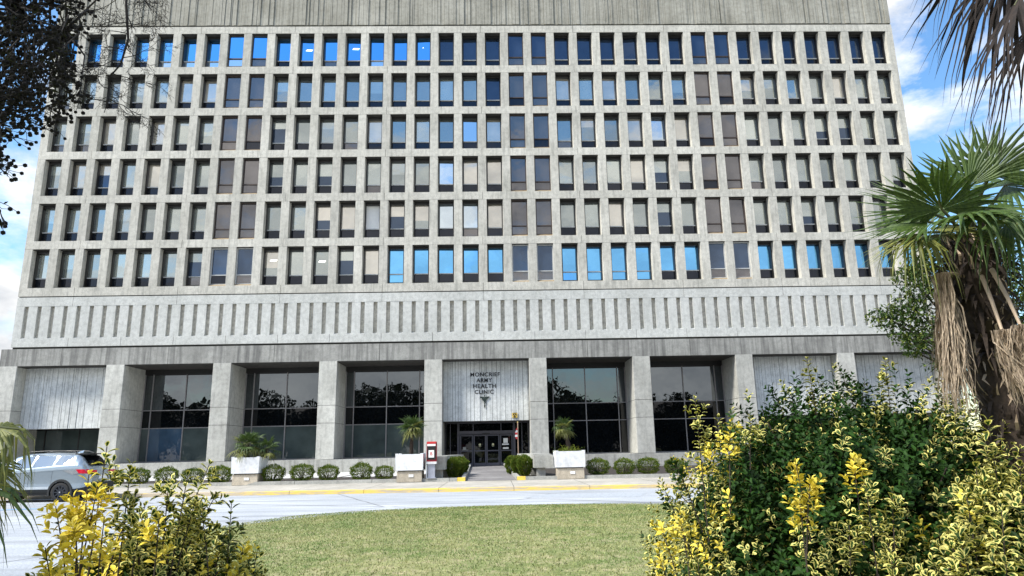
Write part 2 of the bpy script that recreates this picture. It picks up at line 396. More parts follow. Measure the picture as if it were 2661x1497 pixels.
def window_mesh(r, i):
    """frame, upper pane, lower pane, sill for storey r from the top, window i from the street's west end"""
    row = 5 - r; zb = Z0 + FH*row; top = zb + FH - .602
    xa = X0 + P*i + .305 + .0; xb = X0 + P*(i+1) - .295
    k = table[r][i]; sp = i in special
    if sp and r == 5: k = 'N'
    y = .24 if sp else .64; xa += .05*(y/.7); xb -= .05*(y/.7); yf = y-.07 if sp else y-.22
    fr = MB(); w = .06
    zs = zb + (.13 if sp else .16); zt = top - (.12 if sp else .22)
    fr.box(xa-.015, xa+w, yf, y+.05, zs, zt); fr.box(xb-w, xb+.015, yf, y+.05, zs, zt)
    fr.box(xa-.015, xb+.015, yf, y+.05, zt, top-.03)
    tz = zb + .83
    mi = 0
    fr.box(xa+w, xb-w, y-.05, y+.05, tz-.035, tz+.035, 1 if not sp else 0)
    fr.box(xa+w, xb-w, y-.04, y+.05, zs, zs+.05, 0)
    ff = [M['frame_brown'] if sp else M['frame'], M['transom']]
    if sp and r == 5: ff = [M['transom'], M['transom']]
    up = MB(); x0, x1 = xa+w, xb-w; z0, z1 = tz+.035, zt; t1, t2 = rng.uniform(-.02,.02), rng.uniform(-.035,.035)
    up.quad((x0,y+.03-t1,z0),(x1,y+.03+t1,z0),(x1,y+.03+t1+t2,z1),(x0,y+.03-t1+t2,z1))
    mats = [M[kindmat[k]]]
    if k in 'GPC' and not sp and rng.random() < .38:       # blind drawn part way
        f = rng.uniform(.3,.65); zc = z0 + (z1-z0)*f
        up = MB(); up.quad((x0,y+.03,zc),(x1,y+.03,zc),(x1,y+.03,z1),(x0,y+.03,z1),0)
        up.quad((x0,y+.032,z0),(x1,y+.032,z0),(x1,y+.032,zc),(x0,y+.032,zc),1)
        mats = [M[kindmat[k]], M['p_navy' if rng.random()<.35 else 'p_grey']]
    lo = MB().quad((x0,y+.03,zs+.05),(x1,y+.03,zs+.05),(x1,y+.03,tz-.035),(x0,y+.03,tz-.035))
    lmat = M['p_blue'] if (r==5 and i in (14,21,22,23,24)) else M['p_cloud'] if (r==0 and i in (4,5,6,7,13)) else M['p_plum'] if (sp and rng.random()<.6) or rng.random()<.08 else M['p_low']
    si = MB().add([(xa,.02 if not sp else .02,zb+.004),(xb,.02,zb+.004),(xb,y-.03,zb+.13),(xa,y-.03,zb+.13),(xa,y-.03,zs),(xb,y-.03,zs),(xb,y+.12,zs),(xa,y+.12,zs)],[(0,1,2,3),(3,2,5,4),(4,5,6,7)])
    lt = None
    if (r, i) in lights:
        xm = (x0+x1)/2 + rng.uniform(-.1,.2); zm = z0 + (z1-z0)*rng.uniform(.45,.7); s = .0
        lt = MB().quad((xm-.28,y+.022,zm-.07),(xm+.20,y+.022,zm-.09),(xm+.30,y+.022,zm+.05),(xm-.18,y+.022,zm+.07))
    return fr, ff, up, mats, lo, lmat, si, (M['sill_brown'] if sp else M['sill']), lt
order = [(5,i) for i in range(36)] + [(4,i) for i in range(36)] + [(3,i) for i in range(4,32)]
single = set(order); rest = MB(); rest_m = []
def mi_of(m):
    if m not in rest_m: rest_m.append(m)
    return rest_m.index(m)
for r in range(6):
    for i in range(36):
        fr, ff, up, um, lo, lm_, si, sm, lt = window_mesh(r, i)
        if (r, i) in single:
            o = bbuild(fr, 'window', ff)
            for mb_, nm, mm in ((up,'pane',um),(lo,'lower_pane',lm_),(si,'sill',sm)) + (((lt,'ceiling_light',M['light_panel']),) if lt else ()):
                mb_.build(nm, mm, o)
        else:
            for mb_, mm in ((fr,ff),(up,um),(lo,[lm_]),(si,[sm])) + (((lt,[M['light_panel']]),) if lt else ()):
                b0 = len(rest.v); rest.v += mb_.v; rest.f += [tuple(b0+q for q in f_) for f_ in mb_.f]; rest.m += [mi_of(mm[q]) for q in mb_.m]
tag(bbuild(rest, 'upper_windows', rest_m), kind='stuff')
# frieze storey with narrow slots
fb = MB()
for k in range(18):
    a_ = TL if k == 0 else X0 + P*2*k; b_ = TR if k == 17 else X0 + P*2*(k+1)
    fb.box(a_+.012, b_-.012, -.01, .6, 9.21, 9.82)
for a_, b_ in zip([TL]+[X0+P*(2+4*k) for k in range(9)], [X0+P*(2+4*k) for k in range(9)]+[TR]): fb.box(a_+.012, b_-.012, -.01, .6, 12.12, 12.775)
prev = TL
for k in range(73):
    sx = (.48 + .915*k - .145) if k < 72 else TR
    fb.box(prev, sx, 0 , .6, 9.82, 12.12)
    if k < 72: fb.add([(sx,.02,9.822),(sx+.29,.02,9.822),(sx+.29,.3,9.93),(sx,.3,9.93)],[(0,1,2,3)])
    prev = sx + .29
bbuild(fb, 'slotted_frieze', M['conc_frieze'])
bbuild(MB().box(TL+.03, TR-.03, .22, .70, 9.25, 12.75), 'frieze_backing', plain('slot_back', (.50,.47,.40), .9, .35, 4))
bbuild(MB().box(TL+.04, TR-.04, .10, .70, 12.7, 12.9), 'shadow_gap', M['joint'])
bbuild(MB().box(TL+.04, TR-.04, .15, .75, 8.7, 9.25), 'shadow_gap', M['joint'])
# parapet with board marked ribs
pp = MB(); x = TL; ztop = 37.9
while x < TR:
    w = random.choice((.09,.12,.16,.22,.28,.36)); w = min(w, TR-x); d = random.choice((0.,.0,.02,.045,.07))
    pp.box(x, x+w-.018, -.02+d, .5, 34.60 + (0 if d<.04 else .0), ztop); x += w
bbuild(pp, 'parapet', M['conc_rib'])
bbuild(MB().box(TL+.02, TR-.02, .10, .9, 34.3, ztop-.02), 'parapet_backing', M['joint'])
bbuild(MB().box(TL+.1, TR-.1, .6, 26, 34.2, 37.4), 'roof_block', M['conc'])
# beam over the ground floor
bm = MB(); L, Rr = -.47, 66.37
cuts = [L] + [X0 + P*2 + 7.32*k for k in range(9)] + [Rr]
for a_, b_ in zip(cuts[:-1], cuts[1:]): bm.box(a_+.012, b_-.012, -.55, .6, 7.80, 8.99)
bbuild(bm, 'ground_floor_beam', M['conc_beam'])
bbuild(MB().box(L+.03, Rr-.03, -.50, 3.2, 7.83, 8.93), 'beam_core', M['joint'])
CX = [.14 + 7.319*k for k in range(10)]
for xc in CX:
    mb = MB()
    for za, zb in ((1.15,3.545),(3.572,4.75),(4.777,7.80)):
        y1 = 2.62; c = .012
        mb.prism([(xc-.615+c,-.55),(xc+.615-c,-.55),(xc+.615,-.55+c),(xc+.615,y1),(xc-.615,y1),(xc-.615,-.55+c)], za, zb)
    mb.box(xc-.59, xc+.59, -.52, 2.5, 1.15, 7.79, 1)
    bbuild(mb, 'column', [M['conc_col'], M['joint']])
bbuild(MB().box(L, CX[4]+.6, -.55, .25, 0, 1.13), 'base_ledge', M['conc_ledge'])
bbuild(MB().box(CX[5]-.6, Rr, -.55, .25, 0, 1.13), 'base_ledge', M['conc_ledge'])
# recessed bays
GY = 2.5
def panel_ribs(xa, xb, y, z0, z1):
    mb = MB(); x = xa
    while x < xb - .01:
        w = random.choice((.13,.2,.27,.33,.4)); w = min(w, xb-x); d = random.choice((0,0,.012,.03))
        mb.box(x, x+w-.022, y+d, y+.3, z0, z1); x += w
    mb.box(xa+.01, xb-.01, y+.05, y+.28, z0+.01, z1-.01, 1)
    return mb
bbuild(MB().box(L+.1, Rr-.1, -.5, 3.3, 7.74, 7.785), 'bay_soffit', M['soffit_shade'])
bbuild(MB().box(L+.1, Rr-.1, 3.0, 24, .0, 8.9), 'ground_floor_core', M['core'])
for k in range(9):
    xa, xb = CX[k]+.615, CX[k+1]-.615; xm = (xa+xb)/2
    if k in (0,7,8):
        bbuild(panel_ribs(xa+.02, xb-.02, .45, 3.55, 7.74), 'ribbed_panel', [M['conc_panel'], M['joint']])
        bbuild(MB().box(xa, xb, .25, GY, .6, 1.13), 'bay_sill', M['conc_ledge'])
        w = MB(); g = MB()
        for xx in (xm-2.4, xm, xm+2.4): w.box(xx-.035, xx+.035, GY-.06, GY+.05, 1.2, 3.56)
        w.box(xa, xb, GY-.05, GY+.05, 1.13, 1.2); w.box(xa, xb, GY-.05, GY+.05, 3.5, 3.7)
        o = bbuild(w, 'storefront_window', M['frame'])
        g.quad((xa,GY,1.2),(xb,GY,1.2),(xb,GY,3.5),(xa,GY,3.5)); g.build('pane', M['g_film'], o)
    elif k != 4:
        bbuild(MB().box(xa, xb, .25, GY-.08, .6, 1.13), 'bay_sill', M['conc_ledge'])
        w = MB(); xs = [xa, xm-2.4, xm, xm+2.4, xb]; zs = [1.21, 3.52, 4.79, 7.36]
        for xx in xs[1:4]: w.box(xx-.035, xx+.035, GY-.07, GY+.05, 1.13, 7.4)
        for xx in (xa+.04, xb-.04): w.box(xx-.04, xx+.04, GY-.07, GY+.05, 1.13, 7.4)
        for zz in (3.52, 4.79): w.box(xa, xb, GY-.055, GY+.045, zz-.03, zz+.03)
        w.box(xa, xb, GY-.05, GY+.045, 1.13, 1.21)
        w.box(xa, xb, GY-.05, GY+.045, 7.33, 7.74, 1)
        o = bbuild(w, 'storefront_window', [M['frame_grey'], M['frame']])
        for a in range(4):
            for b in range(3):
                x0, x1 = xs[a], xs[a+1]; z0, z1 = zs[b], zs[b+1]
                t = rng.normal(0, .0035); t2 = rng.normal(0, .003)
                mm = M['g_dark'] if b == 2 else M['g_mid'] if b == 1 else (M['g_film_blue'] if (k == 1 and a == 1) else M['g_film'])
                if b == 0 and k in (5,6): mm = M['g_mid']
                MB().quad((x0,GY-t,z0),(x1,GY+t,z0),(x1,GY+t+t2,z1),(x0,GY-t+t2,z1)).build('pane', mm, o)
# entrance bay
k = 4; xa, xb = CX[4]+.615, CX[5]-.615; xm = (xa+xb)/2
ep = bbuild(panel_ribs(xa+.02, xb-.02, .40, 3.55, 7.74), 'ribbed_panel', [M['conc_panel'], M['joint']])
bbuild(MB().box(xa, xb, .42, 2.0, 3.50, 3.545), 'entrance_soffit', M['soffit_shade'])
DY = 1.9
w = MB()
x0, x1 = 30.95, 35.12
w.box(x0, x0+.16, DY-.1, DY+.1, .44, 3.5); w.box(x1-.16, x1, DY-.1, DY+.1, .44, 3.5)
w.box(x0+.16, x1-.16, DY-.12, DY+.1, 2.67, 2.90)
w.box(x0+.16, x1-.16, DY-.06, DY+.1, 3.44, 3.5)
for xx in (32.1, 34.1): w.box(xx-.035, xx+.035, DY-.05, DY+.05, 2.9, 3.44)
for xx in (xa+.04, xb-.04, 30.45, 35.6): w.box(xx-.03, xx+.03, DY-.03, DY+.05, .44, 3.5)
w.box(xa, xb, DY-.02, DY+.06, 3.42, 3.5)
fo = bbuild(w, 'entrance_frame', M['door_frame'])
MB().quad((xa,DY+.01,.44),(x0,DY+.01,.44),(x0,DY+.01,3.5),(xa,DY+.01,3.5)).build('side_glass', M['g_mid'], fo)
MB().quad((x1,DY+.01,.44),(xb,DY+.01,.44),(xb,DY+.01,3.5),(x1,DY+.01,3.5)).build('side_glass', M['g_mid'], fo)
MB().quad((x0+.16,DY+.01,2.9),(x1-.16,DY+.01,2.9),(x1-.16,DY+.01,3.44),(x0+.16,DY+.01,3.44)).build('transom_glass', M['g_mid'], fo)
MB().box(32.75, 33.3, DY-.15, DY-.12, 2.68, 2.74).build('door_sensor', M['black'], fo)
leafs = [(31.15,32.08,DY),(32.12,33.02,DY-.06),(33.04,33.98,DY-.06),(34.02,34.92,DY)]
for n_, (a, b, y) in enumerate(leafs):
    w = MB(); t = .085
    w.box(a, a+t, y-.03, y+.03, .46, 2.62); w.box(b-t, b, y-.03, y+.03, .46, 2.62)
    w.box(a+t, b-t, y-.03, y+.03, 2.54, 2.62); w.box(a+t, b-t, y-.03, y+.03, .46, .66); w.box(a+t, b-t, y-.03, y+.03, 1.46, 1.54)
    o = bbuild(w, 'sliding_door' if n_ in (1,2) else 'side_panel', M['door_frame'])
    MB().quad((a+t,y,.66),(b-t,y,.66),(b-t,y,2.54),(a+t,y,2.54)).build('pane', M['g_mid'], o)
    if n_ in (1,2):
        xc = (a+b)/2; s = MB(); c = []
        for q in range(12): c.append((xc+.085*math.cos(q*math.pi/6), 1.93+.085*math.sin(q*math.pi/6)))
        s.add([(x_, y-.012, z_) for x_, z_ in c], [tuple(range(12))])
        s.add([(xc-.16,y-.012,1.84),(xc,y-.012,1.77),(xc+.16,y-.012,1.84),(xc+.10,y-.012,1.81),(xc-.10,y-.012,1.81)],[(0,1,2,3,4)])
        s.build('door_decal', plain('decal', (.6,.58,.35), .7), o)
    if n_ == 3:
        s = MB(); s.box(a+.24, a+.56, y-.02, y-.01, 2.02, 2.36); s.box(a+.14, a+.62, y-.022, y-.012, 1.88, 1.98); s.box(a+.2, a+.6, y-.02, y-.01, 1.60, 1.72)
        s.build('notice', M['paper'], o)
    if n_ == 0:
        MB().box(a+.12, a+.58, y-.02, y-.01, 1.56, 1.60).box(a+.2, a+.42, y-.02, y-.01, 1.60, 1.78).build('notice', plain('notice_grey', (.35,.36,.33), .8), o)
# raised lettering
def text_mesh(txt, width, height, xc, zb, y, name, m, parent, depth=.03, off=.012):
    cu = bpy.data.curves.new('t', 'FONT'); cu.body = txt; cu.size = 1; cu.extrude = .5; cu.offset = off; cu.align_x = 'LEFT'
    cu.space_character = 1.12
    ob = bpy.data.objects.new('t', cu); COL.objects.link(ob); bpy.context.view_layer.update()
    me = bpy.data.meshes.new_from_object(ob.evaluated_get(bpy.context.evaluated_depsgraph_get()))
    bpy.data.objects.remove(ob)
    n = len(me.vertices); co = np.zeros(n*3); me.vertices.foreach_get('co', co); co = co.reshape(-1,3)
    mn, mx = co.min(0), co.max(0)
    X = xc - width/2 + (co[:,0]-mn[0])/(mx[0]-mn[0])*width; Z = zb + (co[:,1]-mn[1])/(mx[1]-mn[1])*height
    Y = y - depth*(co[:,2]-mn[2])/(mx[2]-mn[2])
    me.vertices.foreach_set('co', np.stack([X,Y,Z],1).ravel()); me.flip_normals() if hasattr(me,'flip_normals') else None
    me.materials.clear(); me.materials.append(m); me.name = name; me.update()
    return link(bpy.data.objects.new(name, me), parent)
for txt, wd, xc, zt in (('MONCRIEF',2.10,33.02,6.94),('ARMY',1.12,32.95,6.53),('HEALTH',1.63,32.97,6.12),('CLINIC',1.34,32.94,5.71)):
    text_mesh(txt, wd, .29, xc, zt-.29, .398, 'sign_lettering', M['letters'], ep, .012, off=.022)
e = MB(); ex, ez, ey = 32.97, 5.24, .33
for s in (-1, 1):
    e.add([(ex+s*.03,ey,ez-.03),(ex+s*.34,ey,ez-.0),(ex+s*.30,ey,ez-.09),(ex+s*.22,ey,ez-.13),(ex+s*.19,ey,ez-.20),(ex+s*.12,ey,ez-.24),(ex+s*.10,ey,ez-.32),(ex+s*.02,ey,ez-.38)]
          + [(ex+s*.03,ey+.05,ez-.03),(ex+s*.34,ey+.05,ez),(ex+s*.30,ey+.05,ez-.09),(ex+s*.22,ey+.05,ez-.13),(ex+s*.19,ey+.05,ez-.20),(ex+s*.12,ey+.05,ez-.24),(ex+s*.10,ey+.05,ez-.32),(ex+s*.02,ey+.05,ez-.38)],
          [tuple(range(8)), tuple(range(8,16))] + [(q,(q+1)%8,(q+1)%8+8,q+8) for q in range(8)])
    e.tube([(ex+s*.085*math.cos(q*.62)*(1-q*.055), ey+.02, ez-.12-q*.055) for q in range(13)], .018, 6)
e.tube([(ex,ey+.02,ez+.05),(ex,ey+.02,ez-.86)], [.026,.012], 8); e.tube([(ex,ey+.02,ez+.03),(ex,ey+.02,ez+.1)], [.04,.04], 8)
e.build('emblem', M['emblem'], ep)
f = MB().box(34.89, 35.25, .37, .395, 3.71, 4.07)
fo2 = f.build('small_sign', M['yellow'], ep)
c = MB(); c.add([(35.07+.145*math.cos(q*math.pi/12), .366, 3.89+.145*math.sin(q*math.pi/12)) for q in range(24)], [tuple(range(24))])
c.box(34.89,35.25,.360,.369,4.045,4.07); c.box(34.89,35.25,.360,.369,3.71,3.735)
c.build('sign_disc', M['black'], fo2)
t3 = MB()
for q in range(3):
    a = math.pi*(.5 + q*2/3); p = [(35.07+.02*math.cos(a),3.89+.02*math.sin(a)), (35.07+.12*math.cos(a-.42),3.89+.12*math.sin(a-.42)), (35.07+.12*math.cos(a+.42),3.89+.12*math.sin(a+.42))]
    t3.add([(x_,.363,z_) for x_,z_ in p], [(0,1,2)])
t3.build('sign_triangles', M['yellow'], fo2)

# ------------------------------------------------------------------ low concrete benches by the walk
def bench(sgn, label):
    o = empty('concrete_bench', (33.4+sgn*2.4, -14.5, .27), label, 'bench', 'concrete benches flanking the entrance walk')
    inv = lambda q: (33.4 + sgn*q)
    def add(mb, nm, m):
        r = mb.build(nm, m); r.parent = o; r.matrix_parent_inverse = o.matrix_basis.inverted(); return r
    bx = lambda mb, a, b, y0, y1, z0, z1: mb.box(min(inv(a),inv(b)), max(inv(a),inv(b)), y0, y1, z0, z1)
    f = MB(); xs = [inv(2.15), inv(3.05)]; x0, x1 = min(xs), max(xs)
    f.prism([(x0,-14.62),(x1,-14.62),(x1,-13.4),(x0,-13.4)], .68, 1.28)
    add(f, 'bench_block', M['conc_low'])
    f = MB(); poly = [(inv(2.15),-13.36),(inv(3.05),-13.36),(inv(2.0),-9.2),(inv(1.5),-9.2)]
    if sgn < 0: poly = poly[::-1]
    f.prism(poly, .70, 1.33); add(f, 'bench_block', M['conc_low'])
    for q in ((2.3, 2.7, -14.45, -13.7, .26, .68), (2.05, 2.5, -12.6, -11.9, .26, .70), (1.65, 2.0, -10.3, -9.6, .26, .70)):
        f = MB(); bx(f, *q); add(f, 'pedestal', M['conc_low'])
bench(-1, 'angled grey concrete bench beside the red and black drop box')
bench(1, 'angled grey concrete bench beside the planter with the leaning palm')

# ------------------------------------------------------------------ fan palms
def fan(mb, hub, axis, nrm, Rl, nseg=34, spread=300, fused=.5, droop=.12, mi=0, tipdroop=.0, wid=1., seed=0):
    """a pleated fan blade: segments fused near the hub and free towards drooping tips"""
    rr = random.Random(seed); hub = Vector(hub); ax = Vector(axis).normalized(); nv = Vector(nrm)
    nv = (nv - ax*nv.dot(ax)).normalized(); sd = nv.cross(ax)
    dth = R(spread)/nseg
    for k in range(nseg):
        th = -R(spread)/2 + dth*(k+.5) + rr.uniform(-.035,.035)
        d = ax*math.cos(th) + sd*math.sin(th); t = nv.cross(d)
        Ls = Rl*(1 - .28*(abs(th)/math.pi)**1.5)*rr.choice((1,1,1,.85,.7))*rr.uniform(.88,1.05)
        st = [0.04,.25,fused,.5+fused*.5*.6,.88,1.]; st = sorted(set(min(s_,1.) for s_ in st)); vs = []
        td = tipdroop*rr.uniform(.6,1.5); kk = rr.uniform(-.04,.04)
        for s_ in st:
            hw = dth*.5*s_*Rl if s_ <= fused else dth*.5*fused*Rl*max(.04, 1-((s_-fused)/(1-fused))**1.4)
            hw = hw*wid
            free = max(0, s_-fused)/(1-fused)
            p = hub + d*(s_*Ls) - nv*(0) + Vector((0,0,-1))*(droop*Rl*s_*s_ + td*Rl*free*free) + t*(kk*free)
            if td > .3: p -= d*(free*free*td*.35*Ls)
            fold = nv*hw*.55
            vs += [p - t*hw - fold*.5, p + fold*.5, p + t*hw - fold*.5]
        n_ = len(st); fs = []
        for i in range(n_-1):
            a = i*3; fs += [(a,a+1,a+4,a+3),(a+1,a+2,a+5,a+4)]
        mb.add(vs, fs, mi)
def crown_dirs(n, e0, e1, ph=0., jit=.15, rr=random):
    out = []
    for i in range(n):
        az = ph + i*2.39996; el = e0 + (e1-e0)*i/(n-1) + rr.uniform(-jit,jit)
        out.append((az, el))
    return out
def small_palm(loc, h, rad, label, group, nf=16, lean=(0,0), trunk_r=.085, seed=1, pet=.28, sparse=1.):
    rr = random.Random(seed); o = empty('potted_palm', loc, label, 'palm', group)
    tr = MB(); n_ = 9; pts = [(lean[0]*(q/n_)**1.5, lean[1]*(q/n_), h*q/n_) for q in range(n_+1)]
    tr.tube(pts, [trunk_r*(1.25-.5*q/n_)*rr.uniform(.85,1.15) for q in range(n_+1)], 9)
    for q in range(130):
        s_ = rr.random(); a = rr.uniform(0,6.28); i = min(int(s_*n_), n_-1); c = Vector(pts[i]).lerp(Vector(pts[i+1]), s_*n_-i)
        d = Vector((math.cos(a),math.sin(a),0)); b = c + d*trunk_r; w_ = Vector((-d.y,d.x,0))*.015
        e_ = b + d*rr.uniform(.02,.06) + Vector((0,0,rr.uniform(-.04,.08)))
        tr.add([b-w_, b+w_, e_], [(0,1,2)])
    tr.build('trunk', M['fibre'], o)
    top = Vector(pts[-1])
    for q, (az, el) in enumerate(crown_dirs(nf, 1.25, -.75, rr.uniform(0,6), .1, rr)):
        d = Vector((math.cos(az)*math.cos(el), math.sin(az)*math.cos(el), math.sin(el)))
        hub = top + d*pet*rr.uniform(.8,1.2)
        up = Vector((0,0,1)); nv = up - d*up.dot(d)
        if el < -.1: nv = nv + d*.2
        mb = MB(); y = el < -.25
        fan(mb, hub, d, nv, rad*rr.uniform(.85,1.1), 22, 250, .42, .08 if el>0 else .03, 0, .14 if el > .2 else .42, .9, rr.random())
        mb.tube([top, top.lerp(hub,.5)+Vector((0,0,.02)), hub], [.014,.010,.008], 5, 1)
        mb.build('frond', [M['palm_y'] if y or rr.random()<.12 else M['palm'], M['petiole']], o)
    return o
def planter(x0, x1, yf, zb, label):
    """white box planter on a stone plinth"""
    o = empty('planter', ((x0+x1)/2, yf+.65, zb), label, 'planter', 'white box planters on concrete plinths')
    hw = (x1-x0)/2
    p = MB().box(-hw+.07, hw-.07, -.60, .60, 0, .48); p.build('plinth', M['conc_tan'], o)
    MB().box(-hw+.12, hw-.12, -.56, .56, .48, .53).build('shadow_gap', M['black'], o)
    b = MB(); t = .07; H0, H1 = .53, 1.27
    def ring(q, z): return [(-hw+q,-.68+q,z),(hw-q,-.68+q,z),(hw-q,.68-q,z),(-hw+q,.68-q,z)]
    vs = ring(.02,H0)+ring(0,H1)+ring(t,H1)+ring(t,H1-.12)
    b.add(vs, [(3,2,1,0)]+[(i,(i+1)%4,(i+1)%4+4,i+4) for i in range(4)]+[(i+4,(i+1)%4+4,(i+1)%4+8,i+8) for i in range(4)]+[(i+8,(i+1)%4+8,(i+1)%4+12,i+12) for i in range(4)])
    for sx in (-1,1):
        for sy in (-1,1): b.box(sx*hw-(.0 if sx<0 else .14), sx*hw+(.14 if sx<0 else 0), sy*.68-(.0 if sy<0 else .14), sy*.68+(.14 if sy<0 else 0), H1+.003, H1+.035)
    b.build('box', M['white'], o)
    MB().quad((-hw+t,-.68+t,H1-.1),(hw-t,-.68+t,H1-.1),(hw-t,.68-t,H1-.1),(-hw+t,.68-t,H1-.1)).build('soil', M['mulch'], o)
    MB().box(-.02,.20,-.625,-.602,.22,.34).build('outlet_cover', M['white'], o)
    return o
PL = [(21.15,22.47,-14.95,.17),(28.95,30.26,-15.3,.17),(36.52,37.93,-15.5,.17)]
planter(*PL[0], 'white planter holding the two bushy stemless palms')
planter(*PL[1], 'white planter with a single upright palm, next to the drop box')
planter(*PL[2], 'white planter with the leaning palm and a low plant at its foot')
G = 'palms growing in the white planters'
small_palm((29.62,-14.65,1.40), 1.25, .62, 'slim upright palm with yellowing lower leaves in the planter by the drop box', G, 18, (.03,.0), .085, 3, .3)
small_palm((37.25,-14.85,1.40), 1.15, .50, 'short palm with a leaning rough trunk in its planter', G, 15, (-.22,.05), .10, 8, .25)
small_palm((21.68,-14.4,1.40), .62, .62, 'larger bushy palm crowding its white planter', G, 20, (0,0), .10, 5, .42)
small_palm((22.45,-14.2,1.40), .42, .50, 'smaller bushy palm spilling over the side of the planter', G, 14, (.1,0), .08, 6, .36)

# ------------------------------------------------------------------ leaf clouds
def leaf_cloud(name, Pn, D, N, L, W, kind, m, parent, curl=.18, ns=4):
    """many leaves as one mesh: P positions, D directions, N rough normals, L lengths, W widths, kind = rgb per leaf"""
    n = len(Pn); D = D/np.linalg.norm(D,axis=1,keepdims=True)
    N = N - D*(N*D).sum(1,keepdims=True); N /= np.linalg.norm(N,axis=1,keepdims=True)+1e-9; T = np.cross(D,N)
    s = np.linspace(0,1,ns+1); prof = np.interp(s, [0,.12,.35,.65,.88,1], [.05,.38,.85,1.,.66,.04])
    s = s[None,:,None]; prof = prof[None,:,None]
    rows = []
    for u in (-1,0,1):
        off = T[:,None,:]*(u*prof*W[:,None,None]/2)
        lift = N[:,None,:]*(abs(u)*prof*W[:,None,None]*.22)
        bend = -N[:,None,:]*(s*s*L[:,None,None]*curl)
        rows.append(Pn[:,None,:] + D[:,None,:]*s*L[:,None,None] + off + lift + bend)
    V = np.stack(rows,2).reshape(n,-1,3)        # n,(ns+1)*3,3
    k = (ns+1)*3; f = []
    for i in range(ns):
        a = i*3; f += [(a,a+1,a+4,a+3),(a+1,a+2,a+5,a+4)]
    F = (np.arange(n)[:,None,None]*k + np.array(f)[None]).reshape(-1,4)
    uv = np.zeros((ns+1,3,2)); uv[:,:,0] = [0,.5,1]; uv[:,:,1] = np.linspace(0,1,ns+1)[:,None]
    UV = np.tile(uv.reshape(-1,2),(n,1)); K = np.repeat(np.concatenate([kind, np.ones((n,1))],1), k, axis=0)
    return fast_mesh(name, V.reshape(-1,3), F, m, parent, UV, K, smooth=True)
def unit(v): return v/(np.linalg.norm(v,axis=-1,keepdims=True)+1e-9)
def shoots(tips, dirs, lens, kinds, leaf, r, per=.022, stem_r=.0025, openness=1.):
    """leaf pairs up each shoot, wider below and tight at the tip"""
    Ps=[];Ds=[];Ns=[];Ls=[];Ws=[];Ks=[]
    for tip, d, Ln, kd in zip(tips, dirs, lens, kinds):
        d = d/np.linalg.norm(d); a = np.cross(d,[.3,.2,.93]); a/=np.linalg.norm(a)+1e-9; b=np.cross(d,a)
        m = max(3,int(Ln/per)); ph = r.uniform(0,6.28)
        for j in range(m):
            s_ = 1-j/m*1.
            p = tip - d*Ln*(j/m)
            for q in (0,1):
                an = ph + (j%2)*np.pi/2 + q*np.pi + r.normal(0,.25)
                o = a*np.cos(an)+b*np.sin(an); op = np.interp(j,[0,2,6],[.55,1.,1.35])*openness
                D = d*np.cos(op)+o*np.sin(op) + r.normal(0,.12,3)
                sz = leaf*np.interp(j,[0,1,4],[.6,.85,1.])*r.uniform(.75,1.15)
                Ps.append(p+o*.004); Ds.append(D); Ns.append(d*np.sin(op)-o*np.cos(op)+r.normal(0,.15,3)+np.array([0,0,.3])); Ls.append(sz); Ws.append(sz*r.uniform(.52,.66))
                k0 = list(kd); k0[1] = k0[1]*r.uniform(.45,1.) if k0[1] > .5 else k0[1]; k0[0] = max(k0[0], .8) if k0[1] > .2 else k0[0]; k0[2] = np.clip(kd[2]+r.normal(0,.18),0,1)
                if r.random()<.07: k0[1] = max(0,k0[1]-.6)
                Ks.append(k0)
    return [np.array(x) for x in (Ps,Ds,Ns,Ls,Ws,Ks)]
